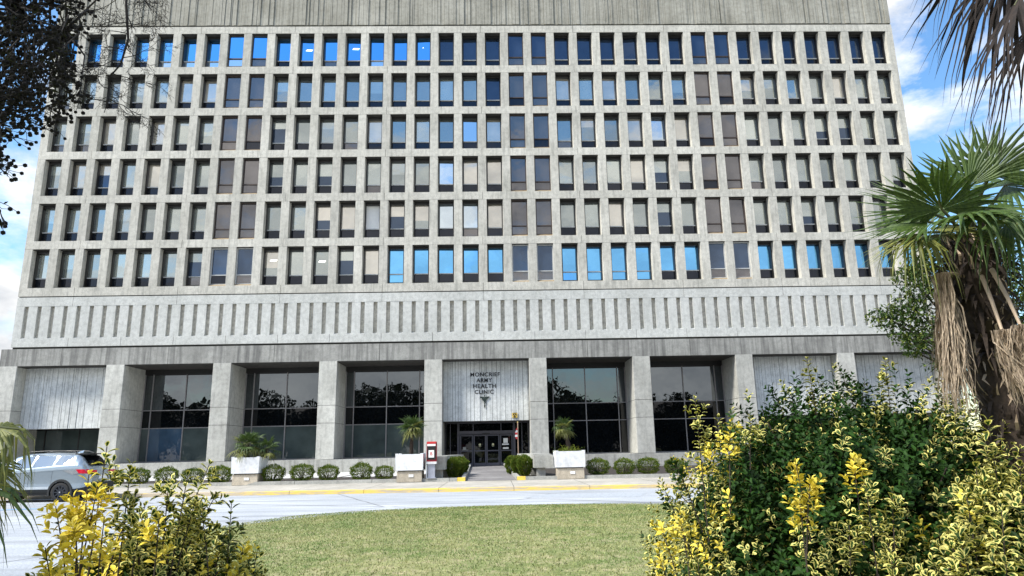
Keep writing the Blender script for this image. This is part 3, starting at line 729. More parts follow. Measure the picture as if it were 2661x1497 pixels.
def bush(name, c, rx, ry, h, nsh, leaf, typ, label, seed, sprigs=(), cut=None, zmin=.35, lump=.10, extra_in=.5):
    """dome shaped euonymus: shoots on a lumpy shell and some inside; sprigs = explicit long shoots (x,y,z,length,kind,dx,dy)"""
    r = np.random.default_rng(seed); o = empty('euonymus_bush', (c[0],c[1],0), label, 'bush', 'variegated euonymus bushes in the foreground')
    cz = h*.42; az = r.uniform(0,2*np.pi,nsh*3); sz = r.uniform(-.35,1,nsh*3)
    lm = 1 + lump*(np.sin(az*3+seed)*np.cos(sz*4+seed*2) + .7*np.sin(az*7+sz*5))
    ra = np.where(r.random(nsh*3)<extra_in, r.uniform(.72,.95,nsh*3), r.uniform(.93,1.06,nsh*3))*lm
    cs = np.sqrt(1-sz*sz)
    Pn = np.stack([c[0]+rx*cs*np.cos(az)*ra, c[1]+ry*cs*np.sin(az)*ra, cz+(h-cz)*sz*ra],1)
    ok = Pn[:,2]>zmin
    if cut: ok &= ~cut(Pn)
    Pn = Pn[ok][:nsh]; n = len(Pn)
    out = unit(Pn-np.array([c[0],c[1],cz])); D = unit(out*.8+np.array([0,0,.75])+r.normal(0,.28,(n,3)))
    Ln = r.uniform(.06,.14,n); kinds = [typ(p, r) for p in Pn]
    T=list(Pn); DD=list(D); LL=list(Ln); KK=kinds
    st = MB()
    for (x,y,z,ln,kd,dx,dy) in sprigs:
        d = np.array([dx,dy,1.]); T.append(np.array([x,y,z])); DD.append(d); LL.append(ln); KK.append([*kd, r.uniform(.4,.8)])
        d = d/np.linalg.norm(d); st.tube([(x,y,z), tuple(np.array([x,y,z])-d*ln), tuple(np.array([x,y,z])-d*ln*1.9+np.array([0,0,-.05]))], [.0018,.0028,.004], 5)
        for q in range(7):
            aa = r.uniform(0,6.28); t_ = np.array([x,y,z])-d*ln*r.uniform(.15,1.)+np.array([math.cos(aa),math.sin(aa),.5])*.055
            T.append(t_); DD.append(d+np.array([math.cos(aa),math.sin(aa),0])*.7); LL.append(.06); KK.append([*kd, r.uniform(.4,.8)])
    A = shoots(T, DD, LL, KK, leaf, r)
    ni = nsh*7; v = unit(r.normal(0,1,(ni,3))); v[:,2] = np.where(v[:,2]<-.3, -v[:,2], v[:,2]); q = r.uniform(.45,.88,ni)[:,None]
    I = np.stack([c[0]+rx*v[:,0]*q[:,0], c[1]+ry*v[:,1]*q[:,0], cz+(h-cz)*v[:,2]*q[:,0]],1); I = I[I[:,2]>zmin-.1]; ni = len(I)
    A = [np.concatenate([a_, b_]) for a_, b_ in zip(A, [I, unit(v[:ni]+r.normal(0,.6,(ni,3))), unit(r.normal(0,1,(ni,3))), r.uniform(.8,1.2,ni)*leaf, r.uniform(.5,.7,ni)*leaf, np.stack([(r.random(ni)<.15)*1., np.zeros(ni), r.uniform(0,.4,ni)],1)])]
    leaf_cloud('foliage', A[0]-np.array([c[0],c[1],0]), A[1], A[2], A[3], A[4], A[5], M['leaf'], o)
    base = Vector((c[0],c[1],0)); sel = list(range(0,n,max(1,n//90)))
    for q in sel:
        p = Vector(Pn[q]); mid = base.lerp(p,.5) + Vector((r.normal(0,.05),r.normal(0,.05),.08)); st.tube([base+Vector((r.normal(0,.05),r.normal(0,.05),0)), mid, p], [.016,.010,.004], 5)
    st.v = [(x-c[0],y-c[1],z) for x,y,z in st.v]
    st.build('stems', M['bark'], o); return o
CAM = np.array([33.7,-49.236,1.6])
def at(az, slope, d):
    a = R(az); return CAM + d*np.array([math.sin(a), math.cos(a), slope])
VAR=(1.,0.); YEL=(.3,1.); GRN=(.0,0.)
# the bush in front of the car
def typ_l(p, r):
    q = p-CAM; az = math.degrees(math.atan2(q[0],q[1])); z = p[2]
    if az < -26.3 and z > .95 and r.random() < .62: return [.3,1.,r.uniform(.5,.9)]
    if r.random() < .05: return [.3,1.,r.uniform(.5,.9)]
    return [1.,0.,r.uniform(.35,.9)] if r.random()<.85 else [.35,0.,r.uniform(.2,.6)]
SL = lambda az,sl,d,ln,k,dx=0.,dy=0.: (*at(az,sl,d),ln,k,dx,dy)
sp = [SL(-28.3,.012,3.35,.30,VAR,.04),SL(-26.7,-.010,3.4,.28,VAR,.02),SL(-21.6,-.012,3.5,.34,VAR,.35),SL(-23.0,-.025,3.4,.26,VAR,.1),
      SL(-24.2,-.035,3.4,.22,VAR,.0),SL(-19.9,-.062,3.6,.28,(.3,0),.0),SL(-18.9,-.115,3.5,.14,YEL,.1),SL(-17.9,-.12,3.6,.14,VAR,.15),
      SL(-29.2,-.020,3.3,.24,YEL,-.02),SL(-30.0,-.045,3.3,.20,YEL,-.2),SL(-30.9,-.055,3.25,.16,YEL,-.3),SL(-28.6,-.035,3.25,.22,YEL,.1),SL(-29.6,-.07,3.2,.16,YEL,-.1),
      SL(-31.5,-.13,3.2,.14,VAR,-.4),SL(-31.2,-.10,3.15,.16,YEL,-.3),SL(-24.6,-.075,3.2,.16,YEL,0.),SL(-28.0,-.07,3.1,.18,YEL,.0),SL(-21.0,-.05,3.5,.2,VAR,.5),
      SL(-22.4,-.06,3.4,.2,VAR,.2),SL(-25.6,-.06,3.3,.2,VAR,.1),SL(-26.2,-.045,3.4,.2,VAR,.3),SL(-21.9,-.065,3.5,.18,VAR,-.2)]
c_ = at(-24.7,0,3.75)
bush('b', (c_[0],c_[1]), .52, .56, 1.30, 1500, .047, typ_l, 'euonymus bush with bright yellow tips growing in front of the parked car', 11, sp, zmin=.55)
# the large bush before the building
def typ_r(p, r):
    q = p-CAM; az = math.degrees(math.atan2(q[0],q[1])); z = p[2]
    edge = np.clip((19.5-az)/5.,0,1); hi = np.clip((z-1.55)/.3,0,1)
    n = .5+.5*math.sin(p[0]*6.3+p[1]*2+1)*math.sin(p[2]*7.1+.5*p[1])
    if edge > .15 and n > .62 and r.random() < .75*edge: return [.3,1.,r.uniform(.45,.9)]
    pv = (.75*edge if n > .35 else .15*edge) + .10*hi + np.clip((az-31)/6.,0,.7) + (.5 if z<1.25 and az>22 else 0)
    if r.random() < pv: return [1.,0.,r.uniform(.35,.8)]
    return [1. if r.random()<.07 else 0.,0.,r.uniform(.25,.95)]
sp = [SL(16.0,.062,4.3,.40,VAR,-.02),SL(24.5,.108,5.0,.34,VAR,-.05),SL(26.6,.098,5.1,.26,GRN,-.25),SL(29.7,.100,5.0,.34,VAR,.03),SL(21.8,.075,5.0,.2,GRN,-.3),SL(28.2,.075,5.1,.2,GRN,.3),
      SL(23.0,.07,5.0,.2,GRN,-.2),SL(31.5,.055,5.,.2,GRN,.3),SL(33.0,.04,4.9,.2,VAR,.2),SL(14.0,-.02,4.3,.2,GRN,-.4),SL(13.2,-.06,4.2,.2,VAR,-.4),SL(12.6,-.10,4.1,.2,YEL,-.3),
      SL(18.5,.03,4.2,.24,YEL,.1),SL(20.0,.035,4.4,.2,VAR,.1),SL(14.2,-.085,3.9,.16,YEL,-.1),SL(22.9,-.025,3.62,.16,YEL,-.1),SL(23.8,-.045,3.6,.16,YEL,.2),SL(22.9,-.07,3.58,.14,YEL,.0),
      SL(26.8,-.02,3.6,.18,YEL,.0),SL(27.4,-.05,3.55,.24,VAR,.0),SL(29.0,-.06,3.55,.24,VAR,.1),SL(26.0,-.10,3.5,.2,VAR,.1),SL(28.3,-.12,3.5,.2,VAR,-.1),SL(12.4,-.14,3.9,.2,YEL,-.3),SL(15.3,-.15,3.8,.16,VAR,0)]
c_ = at(27.5,0,5.15)
bush('b', (c_[0],c_[1]), 1.33, 1.45, 1.93, 4300, .046, typ_r, 'big dark green euonymus bush with variegated and yellow shoots, left of the palm trunk', 23, sp, zmin=.5, lump=.07)
def typ_n(p, r): return [1.,0.,r.uniform(.35,.85)] if r.random()<.84 else ([.3,1.,.6] if r.random()<.4 else [0,0,.4])
sp = [SL(35.3,.022,3.7,.30,VAR,.02),SL(34.2,-.025,3.6,.26,VAR,.05),SL(36.6,-.03,3.6,.24,VAR,.1),SL(37.6,-.06,3.5,.22,VAR,.1),SL(33.4,-.06,3.4,.24,VAR,.0),SL(32.6,-.10,3.3,.22,VAR,-.1),SL(35.2,-.08,3.2,.24,VAR,.1)]
c_ = at(37.3,0,3.75)
bush('b', (c_[0],c_[1]), .66, .66, 1.42, 1200, .050, typ_n, 'cream edged euonymus bush growing against the palm trunk', 31, sp, zmin=.5)

# ------------------------------------------------------------------ small clipped shrubs
def shrub_mesh(seed, rx, rz, n, lf, taper=0.):
    r = np.random.default_rng(seed); v = unit(r.normal(0,1,(n,3)))
    v = unit(v); lmp = 1 + .07*np.sin(v[:,0]*6+seed)*np.cos(v[:,1]*7) + .06*np.sin(v[:,2]*11+seed)
    ra = r.uniform(.80,1.06,n)*lmp; z = v[:,2]*ra*rz*.5 + rz*.5
    k = 1 - taper*(1-np.clip(z/rz,0,1))
    Pn = np.stack([v[:,0]*ra*rx*k, v[:,1]*ra*rx*k, z],1)
    D = unit(v + np.array([0,0,.6]) + r.normal(0,.35,(n,3))); L = r.uniform(.7,1.3,n)*lf
    kd = np.stack([(r.random(n)<.25)*1., (r.random(n)<.18)*.8, r.uniform(.1,.9,n)],1)
    o = leaf_cloud('foliage', Pn, D, unit(r.normal(0,1,(n,3))), L, L*.42, kd, M['leaf_shrub'], None, .1, 2)
    me = o.data; bpy.data.objects.remove(o)
    mb = MB()
    for q in range(26):
        p = Pn[q*11]; mb.tube([(0,0,-.02), (p[0]*.4,p[1]*.4,p[2]*.5), tuple(p*.93)], [.02,.012,.005], 5)
    return me, mb
def make_shrub(name, cat, seed, rx, rz, n, lf, taper=0.):
    me, mb = shrub_mesh(seed, rx, rz, n, lf, taper); o = bpy.data.objects.new(name, None); f = link(bpy.data.objects.new('foliage', me)); f.parent = o
    link(o); s = mb.build('stems', M['bark'], o); return o
def copy_tree(src):
    c = src.copy(); COL.objects.link(c)
    for ch in src.children:
        d = ch.copy(); COL.objects.link(d); d.parent = c; d.matrix_parent_inverse = ch.matrix_parent_inverse.copy()
    return c
protos = [make_shrub('round_shrub', 'shrub', s, .50+.02*s, .76, 3600, .062, .18) for s in (1,2,3)]
used = set()
spots = [(15.3,'round shrub in shadow right behind the rear bumper of the parked car',1.),(16.5,'first round shrub past the rear end of the parked car',1.),(17.85,'second round shrub past the rear end of the parked car',.98),
 (19.1,'third round shrub past the rear end of the parked car',1.),(20.4,'round shrub against the planter of bushy palms, on its parked car side',1.05),
 (22.95,'first round shrub from the planter of bushy palms toward the doors',1.),(24.35,'second round shrub from the planter of bushy palms toward the doors',1.12),(25.6,'third round shrub from the planter of bushy palms toward the doors',.98),
 (27.2,'fourth round shrub from the planter of bushy palms toward the doors',1.),(28.3,'small round shrub touching the planter that stands by the drop box',.92),
 (38.65,'round shrub touching the planter of the leaning palm',1.05),(39.95,'second round shrub along from the leaning palm planter',.95),(41.1,'third and largest round shrub along from the leaning palm planter',1.1),(42.4,'round shrub half hidden by the big foreground bush',.95)]
for q, (x, lab, sc) in enumerate(spots):
    i = q % 3; o = protos[i] if i not in used else copy_tree(protos[i]); used.add(i)
    o.location = (x, -14.35 - .01*(x-28), .25); o.rotation_euler.z = q*1.7; o.scale = (sc, sc, sc*(.95+.1*((q*7)%3)/2))
    tag(o, lab, 'shrub', 'round clipped shrubs in the planting bed')
hp = make_shrub('hedge_shrub', 'shrub', 9, .42, .90, 4200, .08, .42)
for q, (x, y, lab, s) in enumerate([(31.55,-13.2,'tapered green hedge shrub nearest the street, on the drop box side of the walk',1.),(31.72,-11.7,'middle tapered hedge shrub on the drop box side of the walk',1.),(31.85,-10.2,'tapered hedge shrub closest to the doors, on the drop box side',.97),
      (35.15,-13.3,'tapered hedge shrub nearest the street, on the flagpole side of the walk',1.05),(34.85,-11.7,'middle tapered hedge shrub on the flagpole side of the walk',1.),(34.55,-10.0,'tapered hedge shrub closest to the doors, on the flagpole side',.98)]):
    o = hp if q == 0 else copy_tree(hp); o.location = (x, y, .27); o.rotation_euler.z = q*2.1; o.scale = (s,s,s); tag(o, lab, 'shrub', 'tapered hedge shrubs lining the entrance walk')
# low plant in the third planter
o = empty('planter_plant', (37.2,-14.95,1.40), 'low straggly yellow green plant at the foot of the leaning palm', 'plant')
r = np.random.default_rng(5); n = 520; Pn = np.stack([r.normal(0,.28,n), r.normal(0,.2,n), np.abs(r.normal(0,.11,n))],1)
leaf_cloud('foliage', Pn, unit(r.normal(0,1,(n,3))+[0,0,1.]), unit(r.normal(0,1,(n,3))), r.uniform(.06,.13,n), r.uniform(.02,.035,n), np.stack([(r.random(n)<.4)*1.,(r.random(n)<.4)*.9,r.uniform(.2,.9,n)],1), M['leaf_shrub'], o, .1, 2)

# ------------------------------------------------------------------ drop box, flag
o = empty('drop_box', (30.64,-15.0,.31), 'dark red and black drop box on a grey pedestal between planter and bench', 'drop box')
MB().box(-.16,.16,-.14,.14,0,.66).box(-.22,.22,-.2,.2,0,.03).build('pedestal', M['grey_metal'], o)
MB().box(-.26,-.20,-.10,.25,0,.62).build('side_post', M['white'], o)
MB().box(-.235,.235,-.21,.21,.66,.77).build('shelf', M['white'], o)
b = MB(); b.add([(-.235,-.20,.77),(.235,-.20,.77),(.235,.22,.77),(-.235,.22,.77),(-.235,-.16,1.66),(.235,-.16,1.66),(.235,.2,1.70),(-.235,.2,1.70)],[(0,3,2,1),(4,5,6,7),(0,1,5,4),(1,2,6,5),(2,3,7,6),(3,0,4,7)])
b.build('case', M['red'], o)
MB().box(-.20,.20,-.225,-.19,.86,1.50).build('front_panel', M['black'], o)
MB().box(-.21,.21,-.215,-.15,1.60,1.70).build('top_trim', M['red_bright'], o)
MB().box(-.195,.195,-.232,-.20,1.49,1.585).build('header_label', M['paper'], o)
pz = MB().box(-.13,.13,-.236,-.226,.96,1.30).build('poster', M['paper'], o)
t = text_mesh('B', .10, .15, 0, 1.06, -.237, 'poster_lettering', M['red_bright'], pz, .004)
o = empty('flag_pole', (34.98,-8.8,.3), 'slim brown pole with a furled red and white flag beside the hedge', 'flag pole')
MB().cyl((0,0,0),(0,0,1),.028,2.75,8).build('pole', M['pole'], o)
MB().cyl((0,0,2.75),(0,0,1),.04,.06,8).build('finial', plain('brass', (.6,.45,.15), .4), o)
fl = MB(); n_ = 10
for q in range(n_):
    z = 2.45 - q*.062; w_ = .05+.09*math.sin(q/n_*2.6)+.02*math.sin(q*1.9); z2 = z-.062; w2 = .05+.09*math.sin((q+1)/n_*2.6)+.02*math.sin((q+1)*1.9)
    fl.quad((-.03,-.03,z),(-.03,-.03,z2),(-.03-w2,-.06,z2),(-.03-w_,-.06,z),(q//2)%2); fl.quad((-.03-w_,-.06,z),(-.03-w2,-.06,z2),(-.03-w2*.3,.06,z2),(-.03-w_*.3,.06,z),(q//2+1)%2)
fl.build('flag', [M['red_bright'], M['paper']], o)

# ------------------------------------------------------------------ the tall foreground palm
def palm_root(name, c, label): return empty(name, (c[0],c[1],0), label, 'palm', 'tall fan palms at the edge of the lawn')
def rel(o, mb): l = o.location; mb.v = [(x-l.x, y-l.y, z-l.z) for x,y,z in mb.v]; return mb
def rough_trunk(o, pts, rads, seed, nst=900, length=(.05,.13)):
    r = random.Random(seed); tr = MB(); n_ = len(pts)-1
    fine = []; fr = []
    for q in range(n_*6+1):
        t = q/6.; i = min(int(t), n_-1); p = Vector(pts[i]).lerp(Vector(pts[i+1]), t-i); fine.append(p); fr.append((rads[i]+(rads[i+1]-rads[i])*(t-i))*r.uniform(.93,1.07))
    tr.tube(fine, fr, 16)
    rel(o, tr).build('trunk', M['fibre'], o, smooth=True)
    fb = MB()
    for q in range(nst):
        t = r.random()*n_; i = min(int(t), n_-1); c = Vector(pts[i]).lerp(Vector(pts[i+1]), t-i); rd = rads[i]+(rads[i+1]-rads[i])*(t-i)
        a = r.uniform(0,6.283); d = Vector((math.cos(a),math.sin(a),0)); s = Vector((-d.y,d.x,0)); L = r.uniform(*length)
        b = c + d*rd*.96; up = r.choice((1,1,-1)); w = r.uniform(.003,.013)
        m1 = b + d*L*.30 + Vector((0,0,up*L*.5)) + s*r.uniform(-.02,.02); e_ = b + d*L*r.uniform(.2,.6) + Vector((0,0,up*L)) + s*r.uniform(-.03,.03)
        fb.add([b-s*w, b+s*w, m1+s*w*.8, m1-s*w*.8, e_], [(0,1,2,3),(3,2,4)], 0 if r.random()<.8 else 1)
    rel(o, fb).build('fibres', [M['fibre'], M['petiole_dead']], o)
base = at(37.0,0,4.55); topc = at(36.0,.235,4.55)
pr = palm_root('fan_palm', base, 'tall shaggy fan palm with green crown and hanging dead leaves, rising from the bushes')
pts = [tuple(base[:2])+(0.,), tuple(base*.7+topc*.3)[:2]+(.8,), tuple(base*.35+topc*.65)[:2]+(1.75,), tuple(topc[:2])+(2.35,), tuple(topc[:2])+(2.72,)]
rough_trunk(pr, pts, [.135,.115,.11,.135,.10], 3, 1700)
rr = random.Random(12); top = Vector(topc) 
# skirt of old leaf bases under the crown
sk = MB()
for q in range(260):
    a = rr.uniform(0,6.283); z = rr.uniform(2.05,2.65); d = Vector((math.cos(a),math.sin(a),0)); s = Vector((-d.y,d.x,0)); b = Vector((topc[0],topc[1],z)) + d*.10
    L = rr.uniform(.12,.34); e_ = b + d*L*rr.uniform(.5,1.) + Vector((0,0,rr.uniform(-.25,.16))); w = rr.uniform(.006,.02)
    sk.add([b-s*w,b+s*w,b.lerp(e_,.6)+s*w*.7+Vector((0,0,.03)),b.lerp(e_,.6)-s*w*.7+Vector((0,0,.03)),e_],[(0,1,2,3),(3,2,4)])
rel(pr, sk).build('leaf_bases', [M['fibre']], pr)
def frond(o, hub, axis, nrm, rad, mat, seed, pet_from=None, name='frond', pm=None, **k):
    mb = MB(); fan(mb, hub, axis, nrm, rad, seed=seed, **k)
    if pet_from is not None:
        a = Vector(pet_from); h = Vector(hub); mb.tube([a, a.lerp(h,.5)+Vector((0,0,.03)), h, h+Vector(axis).normalized()*.06], [.013,.010,.007,.004], 6, 1)
    rel(o, mb).build(name, [mat, pm or M['petiole']], o)
Rv = Vector((math.cos(R(36)), -math.sin(R(36)), 0)); Fv = Vector((math.sin(R(36)), math.cos(R(36)), 0)); Uv = Vector((0,0,1))
def dirv(r_, u_, f_): return (Rv*r_ + Uv*u_ + Fv*f_).normalized()
V3 = lambda a: Vector(tuple(float(q) for q in a))
# hub, axis, normal, radius
spec = [
 (at(33.7,.272,4.25), dirv(-1,.05,-.1), dirv(.0,.85,-.5), .44, 'palm', dict(nseg=34, spread=170, fused=.5, droop=.02, tipdroop=.03)),
 (at(33.9,.284,4.35), dirv(-.85,.45,-.1), dirv(.1,.5,-.8), .42, 'palm', dict(nseg=30, spread=130, fused=.5, droop=.0, tipdroop=.03)),
 (at(34.7,.285,4.15), dirv(-.1,.40,-.5), dirv(.0,.88,-.46), .40, 'palm', dict(nseg=38, spread=250, fused=.55, droop=.0, tipdroop=.05)),
 (at(36.5,.308,4.30), dirv(-.1,1,.0), dirv(.0,.1,-1), .37, 'palm', dict(nseg=30, spread=175, fused=.55, droop=.0, tipdroop=.02)),
 (at(37.9,.318,4.35), dirv(.2,.9,.0), dirv(.0,.3,-1), .38, 'palm', dict(nseg=34, spread=230, fused=.5, droop=.0, tipdroop=.04)),
 (at(33.6,.258,4.2), dirv(-1,-.18,-.1), dirv(-.1,.9,-.4), .44, 'palm_y', dict(nseg=30, spread=120, fused=.4, droop=.03, tipdroop=.10)),
 (at(32.9,.252,4.2), dirv(-.8,.10,-.3), dirv(.0,.93,-.35), .36, 'palm_y', dict(nseg=32, spread=320, fused=.30, droop=.08, tipdroop=.72)),
 (at(33.9,.262,4.15), dirv(.95,-.25,-.1), dirv(.2,.9,-.4), .40, 'palm_y', dict(nseg=20, spread=90, fused=.4, droop=.05, tipdroop=.15)),
 (at(37.3,.275,4.1), dirv(.5,-.3,-.4), dirv(.1,.8,-.5), .36, 'palm', dict(nseg=30, spread=290, fused=.4, droop=.1, tipdroop=.45)),
 (at(38.6,.300,4.5), dirv(.9,.25,.3), dirv(0,.8,-.5), .45, 'palm', dict(nseg=34, spread=260, fused=.45, droop=.05, tipdroop=.2)),
 (at(38.4,.255,4.3), dirv(.8,-.5,-.1), dirv(.3,.6,-.6), .40, 'palm', dict(nseg=34, spread=280, fused=.4, droop=.1, tipdroop=.5)),
 (at(35.6,.285,4.95), dirv(-.3,.5,.8), dirv(0,.8,-.6), .42, 'palm', dict(nseg=34, spread=260, fused=.45, droop=.05, tipdroop=.15)),
 (at(36.2,.270,4.0), dirv(.1,-.1,-1.), dirv(0,1.,-.1), .32, 'palm', dict(nseg=30, spread=250, fused=.5, droop=.1, tipdroop=.25)),
 (at(34.6,.250,4.8), dirv(-.6,-.1,.6), dirv(-.2,.9,.1), .38, 'palm', dict(nseg=30, spread=240, fused=.4, droop=.1, tipdroop=.3)),
]
for q, (h, ax, nv, rad, mt, kw) in enumerate(spec):
    frond(pr, V3(h), ax, nv, rad*.93, M[mt], q+1, pet_from=top + dirv(rr.uniform(-.3,.3),.1,rr.uniform(-.3,.3))*.06, **kw)
def dead_bundle(o, hub, L, width, n, seed, mats, swing=(0,0), pet=None):
    r = random.Random(seed); mb = MB(); hub = Vector(hub)
    for q in range(n):
        a = r.uniform(0,6.283); spread = width*r.random()**.6; l = L*r.uniform(.6,1.05); d = Vector((math.cos(a)*spread, math.sin(a)*spread, 0))
        w = r.uniform(.0015,.0048); s = Vector((math.cos(a+1.2),math.sin(a+1.2),0)); k_ = r.uniform(-.05,.05)
        ps = []
        for t in (0,.2,.45,.7,.9,1.):
            ps.append(hub + d*(t**.85) + Vector((swing[0]*t*t, swing[1]*t*t, -l*t)) + s*(k_*math.sin(t*4+q)) + Vector((r.gauss(0,.006),r.gauss(0,.006),0)))
        vs = []; 
        for i,p in enumerate(ps): ww = w*(.6,1,1,.8,.5,.1)[i]; vs += [p-s*ww, p+s*ww]
        mb.add(vs, [(2*i,2*i+1,2*i+3,2*i+2) for i in range(5)], 0)
    if pet is not None: mb.tube([pet, Vector(pet).lerp(hub,.6)+Vector((0,0,.02)), hub], [.012,.009,.007], 6, 1)
    rel(o, mb).build('dead_frond', [mats, M['petiole_dead']], o)
tt = Vector((topc[0],topc[1],2.45))
dead_bundle(pr, V3(at(34.05,.203,4.25)), .72, .10, 260, 1, M['palm_dead'], (-.03,0), tt)
dead_bundle(pr, V3(at(36.95,.126,4.1)), .36, .06, 200, 3, M['palm_dead'], (.05,-.01), V3(at(36.3,.20,4.35)))
dead_bundle(pr, V3(at(38.0,.130,4.1)), .34, .055, 170, 4, M['palm_dead'], (.05,0), V3(at(37.0,.20,4.3)))
# taller palm whose dead leaves hang in from above
tb = at(45.5,0,4.3); tp = palm_root('fan_palm', tb, 'taller palm outside the view whose dark dead leaves hang in from above')
rough_trunk(tp, [tuple(tb[:2])+(0.,), tuple(tb[:2])+(2.,), tuple(tb[:2])+(4.6,)], [.16,.13,.13], 8, 500)
tt2 = Vector((tb[0],tb[1],4.55)); rr = random.Random(4)
hang = [(at(41.9,.66,3.9),-.95,-.65,.62),(at(41.8,.60,4.1),-.75,-.85,.64),(at(41.6,.54,3.8),-.65,-.95,.56),(at(41.9,.62,4.4),-.8,-.8,.72),(at(41.4,.70,4.3),-1.,-.60,.62),(at(42.2,.50,4.1),-.6,-.9,.55)]
for q, (h, a, b, rad) in enumerate(hang):
    frond(tp, V3(h), dirv(a,b,rr.uniform(-.2,.2)), dirv(-.2,.5,rr.uniform(-.9,.9)), rad, M['palm_dark'], 60+q, pet_from=tt2, pm=M['petiole'], nseg=15, spread=90, fused=.32, droop=.10, tipdroop=.40, wid=1.25)
for q in range(5):
    a = R(-40+q*55+180*0); d = Vector((math.cos(a),math.sin(a),.35)).normalized()
    frond(tp, tt2+d*.6, d, Vector((0,0,1))-d*.3, .7, M['palm'], 80+q, pet_from=tt2, nseg=28, spread=250, fused=.45, droop=.1, tipdroop=.4)

# small palm at the west edge
lb = at(-36.6,0,3.25); lp = empty('fan_palm', (lb[0],lb[1],0), 'low fan palm with olive yellow drooping leaves at the edge of the street view', 'palm')
rough_trunk(lp, [tuple(lb[:2])+(0.,), tuple(lb[:2])+(.8,), tuple(lb[:2])+(1.5,)], [.14,.12,.12], 18, 500)
t3_ = Vector((lb[0],lb[1],1.58)); Lr = Vector((math.cos(R(-35)), -math.sin(R(-35)), 0)); Lf = Vector((math.sin(R(-35)), math.cos(R(-35)), 0))
ld = lambda r_,u_,f_: (Lr*r_+Uv*u_+Lf*f_).normalized()
for q, (h, ax, nv, rad, mt, kw) in enumerate([
  (at(-34.6,.035,3.0), ld(1,-.10,-.1), ld(.2,.9,-.4), .21, 'palm_y', dict(nseg=22, spread=230, fused=.4, droop=.15, tipdroop=.75)),
  (at(-35.0,.000,3.0), ld(.9,-.55,-.2), ld(.3,.7,-.6), .19, 'palm_y', dict(nseg=26, spread=250, fused=.35, droop=.1, tipdroop=.5)),
  (at(-34.6,-.012,2.95), ld(.55,-.9,-.1), ld(.5,.4,-.7), .18, 'palm_y', dict(nseg=22, spread=170, fused=.35, droop=.05, tipdroop=.35)),
  (at(-35.6,-.02,2.9), ld(.1,-1,-.1), ld(.2,.3,-.9), .19, 'palm_y', dict(nseg=22, spread=150, fused=.35, droop=.05, tipdroop=.2)),
  (at(-37.8,.05,3.1), ld(-.8,.0,-.2), ld(0,.9,-.4), .4, 'palm', dict(nseg=28, spread=260, fused=.45, droop=.1, tipdroop=.3)),
  (at(-37.2,-.02,3.0), ld(-.6,-.5,-.4), ld(0,.9,-.4), .4, 'palm', dict(nseg=28, spread=260, fused=.4, droop=.15, tipdroop=.5))]):
    frond(lp, V3(h), ax, nv, rad, M[mt], 100+q, pet_from=t3_, **kw)

# ------------------------------------------------------------------ tree with seed capsules, hanging in from above
cb = at(-46,0,6.0); ct = empty('crape_myrtle', (cb[0],cb[1],0), 'dark tree with round seed capsules and bare twigs overhanging the view', 'tree')
r = np.random.default_rng(44); br = MB(); trunk = MB()
T0 = V3(cb)
trunk.tube([T0, T0+Vector((.1,.1,1.5)), T0+Vector((.2,.0,2.6)), T0+Vector((.5,-.2,3.9))], [.11,.09,.07,.05], 10); rel(ct, trunk).build('trunk', M['bark'], ct, smooth=True)
clusters = []
def clus(az0, az1, s0, s1, d0, d1, n):
    for _ in range(n): clusters.append((r.uniform(az0,az1), r.uniform(s0,s1), r.uniform(d0,d1)))
clus(-42,-36.3,.42,.70,4.2,5.4,112); clus(-36.8,-34.0,.40,.70,4.2,5.4,70); clus(-34.0,-32.0,.44,.68,4.3,5.3,15); clus(-36.5,-33.2,.43,.50,4.3,5.2,16)
clus(-42,-36.9,.27,.44,4.2,5.2,60); clus(-37.6,-36.2,.26,.44,4.2,4.8,16)
cap = MB(); phi = []; stems = MB(); joints = [V3(at(-44,.5,5.2)), V3(at(-41,.68,4.8)), V3(at(-38.5,.62,4.9)), V3(at(-36.8,.56,4.8)), V3(at(-41,.38,4.8)), V3(at(-35.2,.58,4.8)), V3(at(-34,.55,4.8))]
for a, b in ((None,0),(0,1),(1,2),(2,3),(0,4),(3,5),(5,6)):
    s_ = T0+Vector((.3,-.1,3.0)) if a is None else joints[a]; e_ = joints[b]; br.tube([s_, s_.lerp(e_,.5)+Vector(r.normal(0,.05,3)), e_], [.030,.022,.015] if b < 2 else [.015,.011,.008], 6)
ico = [(0,0,1),(.89,0,.45),(.28,.85,.45),(-.72,.53,.45),(-.72,-.53,.45),(.28,-.85,.45),(.72,.53,-.45),(-.28,.85,-.45),(-.89,0,-.45),(-.28,-.85,-.45),(.72,-.53,-.45),(0,0,-1)]
icf = [(0,1,2),(0,2,3),(0,3,4),(0,4,5),(0,5,1),(1,6,2),(2,7,3),(3,8,4),(4,9,5),(5,10,1),(6,7,2),(7,8,3),(8,9,4),(9,10,5),(10,6,1),(11,7,6),(11,8,7),(11,9,8),(11,10,9),(11,6,10)]
lpn=[];
for az, sl, dd in clusters:
    p = V3(at(az,sl,dd)); j = min(joints, key=lambda q: (q-p).length); mid = j.lerp(p,.55)+Vector(r.normal(0,.05,3))+Vector((0,0,.06))
    br.tube([j, mid, p], [.007,.005,.003], 4, 0, False)
    d0 = (p-mid).normalized()
    for q in range(int(r.integers(7,15))):
        d = (d0 + Vector(r.normal(0,.65,3))).normalized(); L = r.uniform(.05,.15); s_ = p - d0*r.uniform(0,.14); e_ = s_ + d*L
        br.tube([s_, s_.lerp(e_,.5)+Vector(r.normal(0,.006,3)), e_], [.0022,.0018,.0014], 3, 0, False)
        R0 = r.uniform(.010,.0145); cap.add([tuple(e_+Vector(v_)*R0) for v_ in ico], icf)
        if r.random()<.6: lpn.append((s_+d*L*.4, d))
rel(ct, cap).build('seed_capsules', M['capsule'], ct, smooth=True)
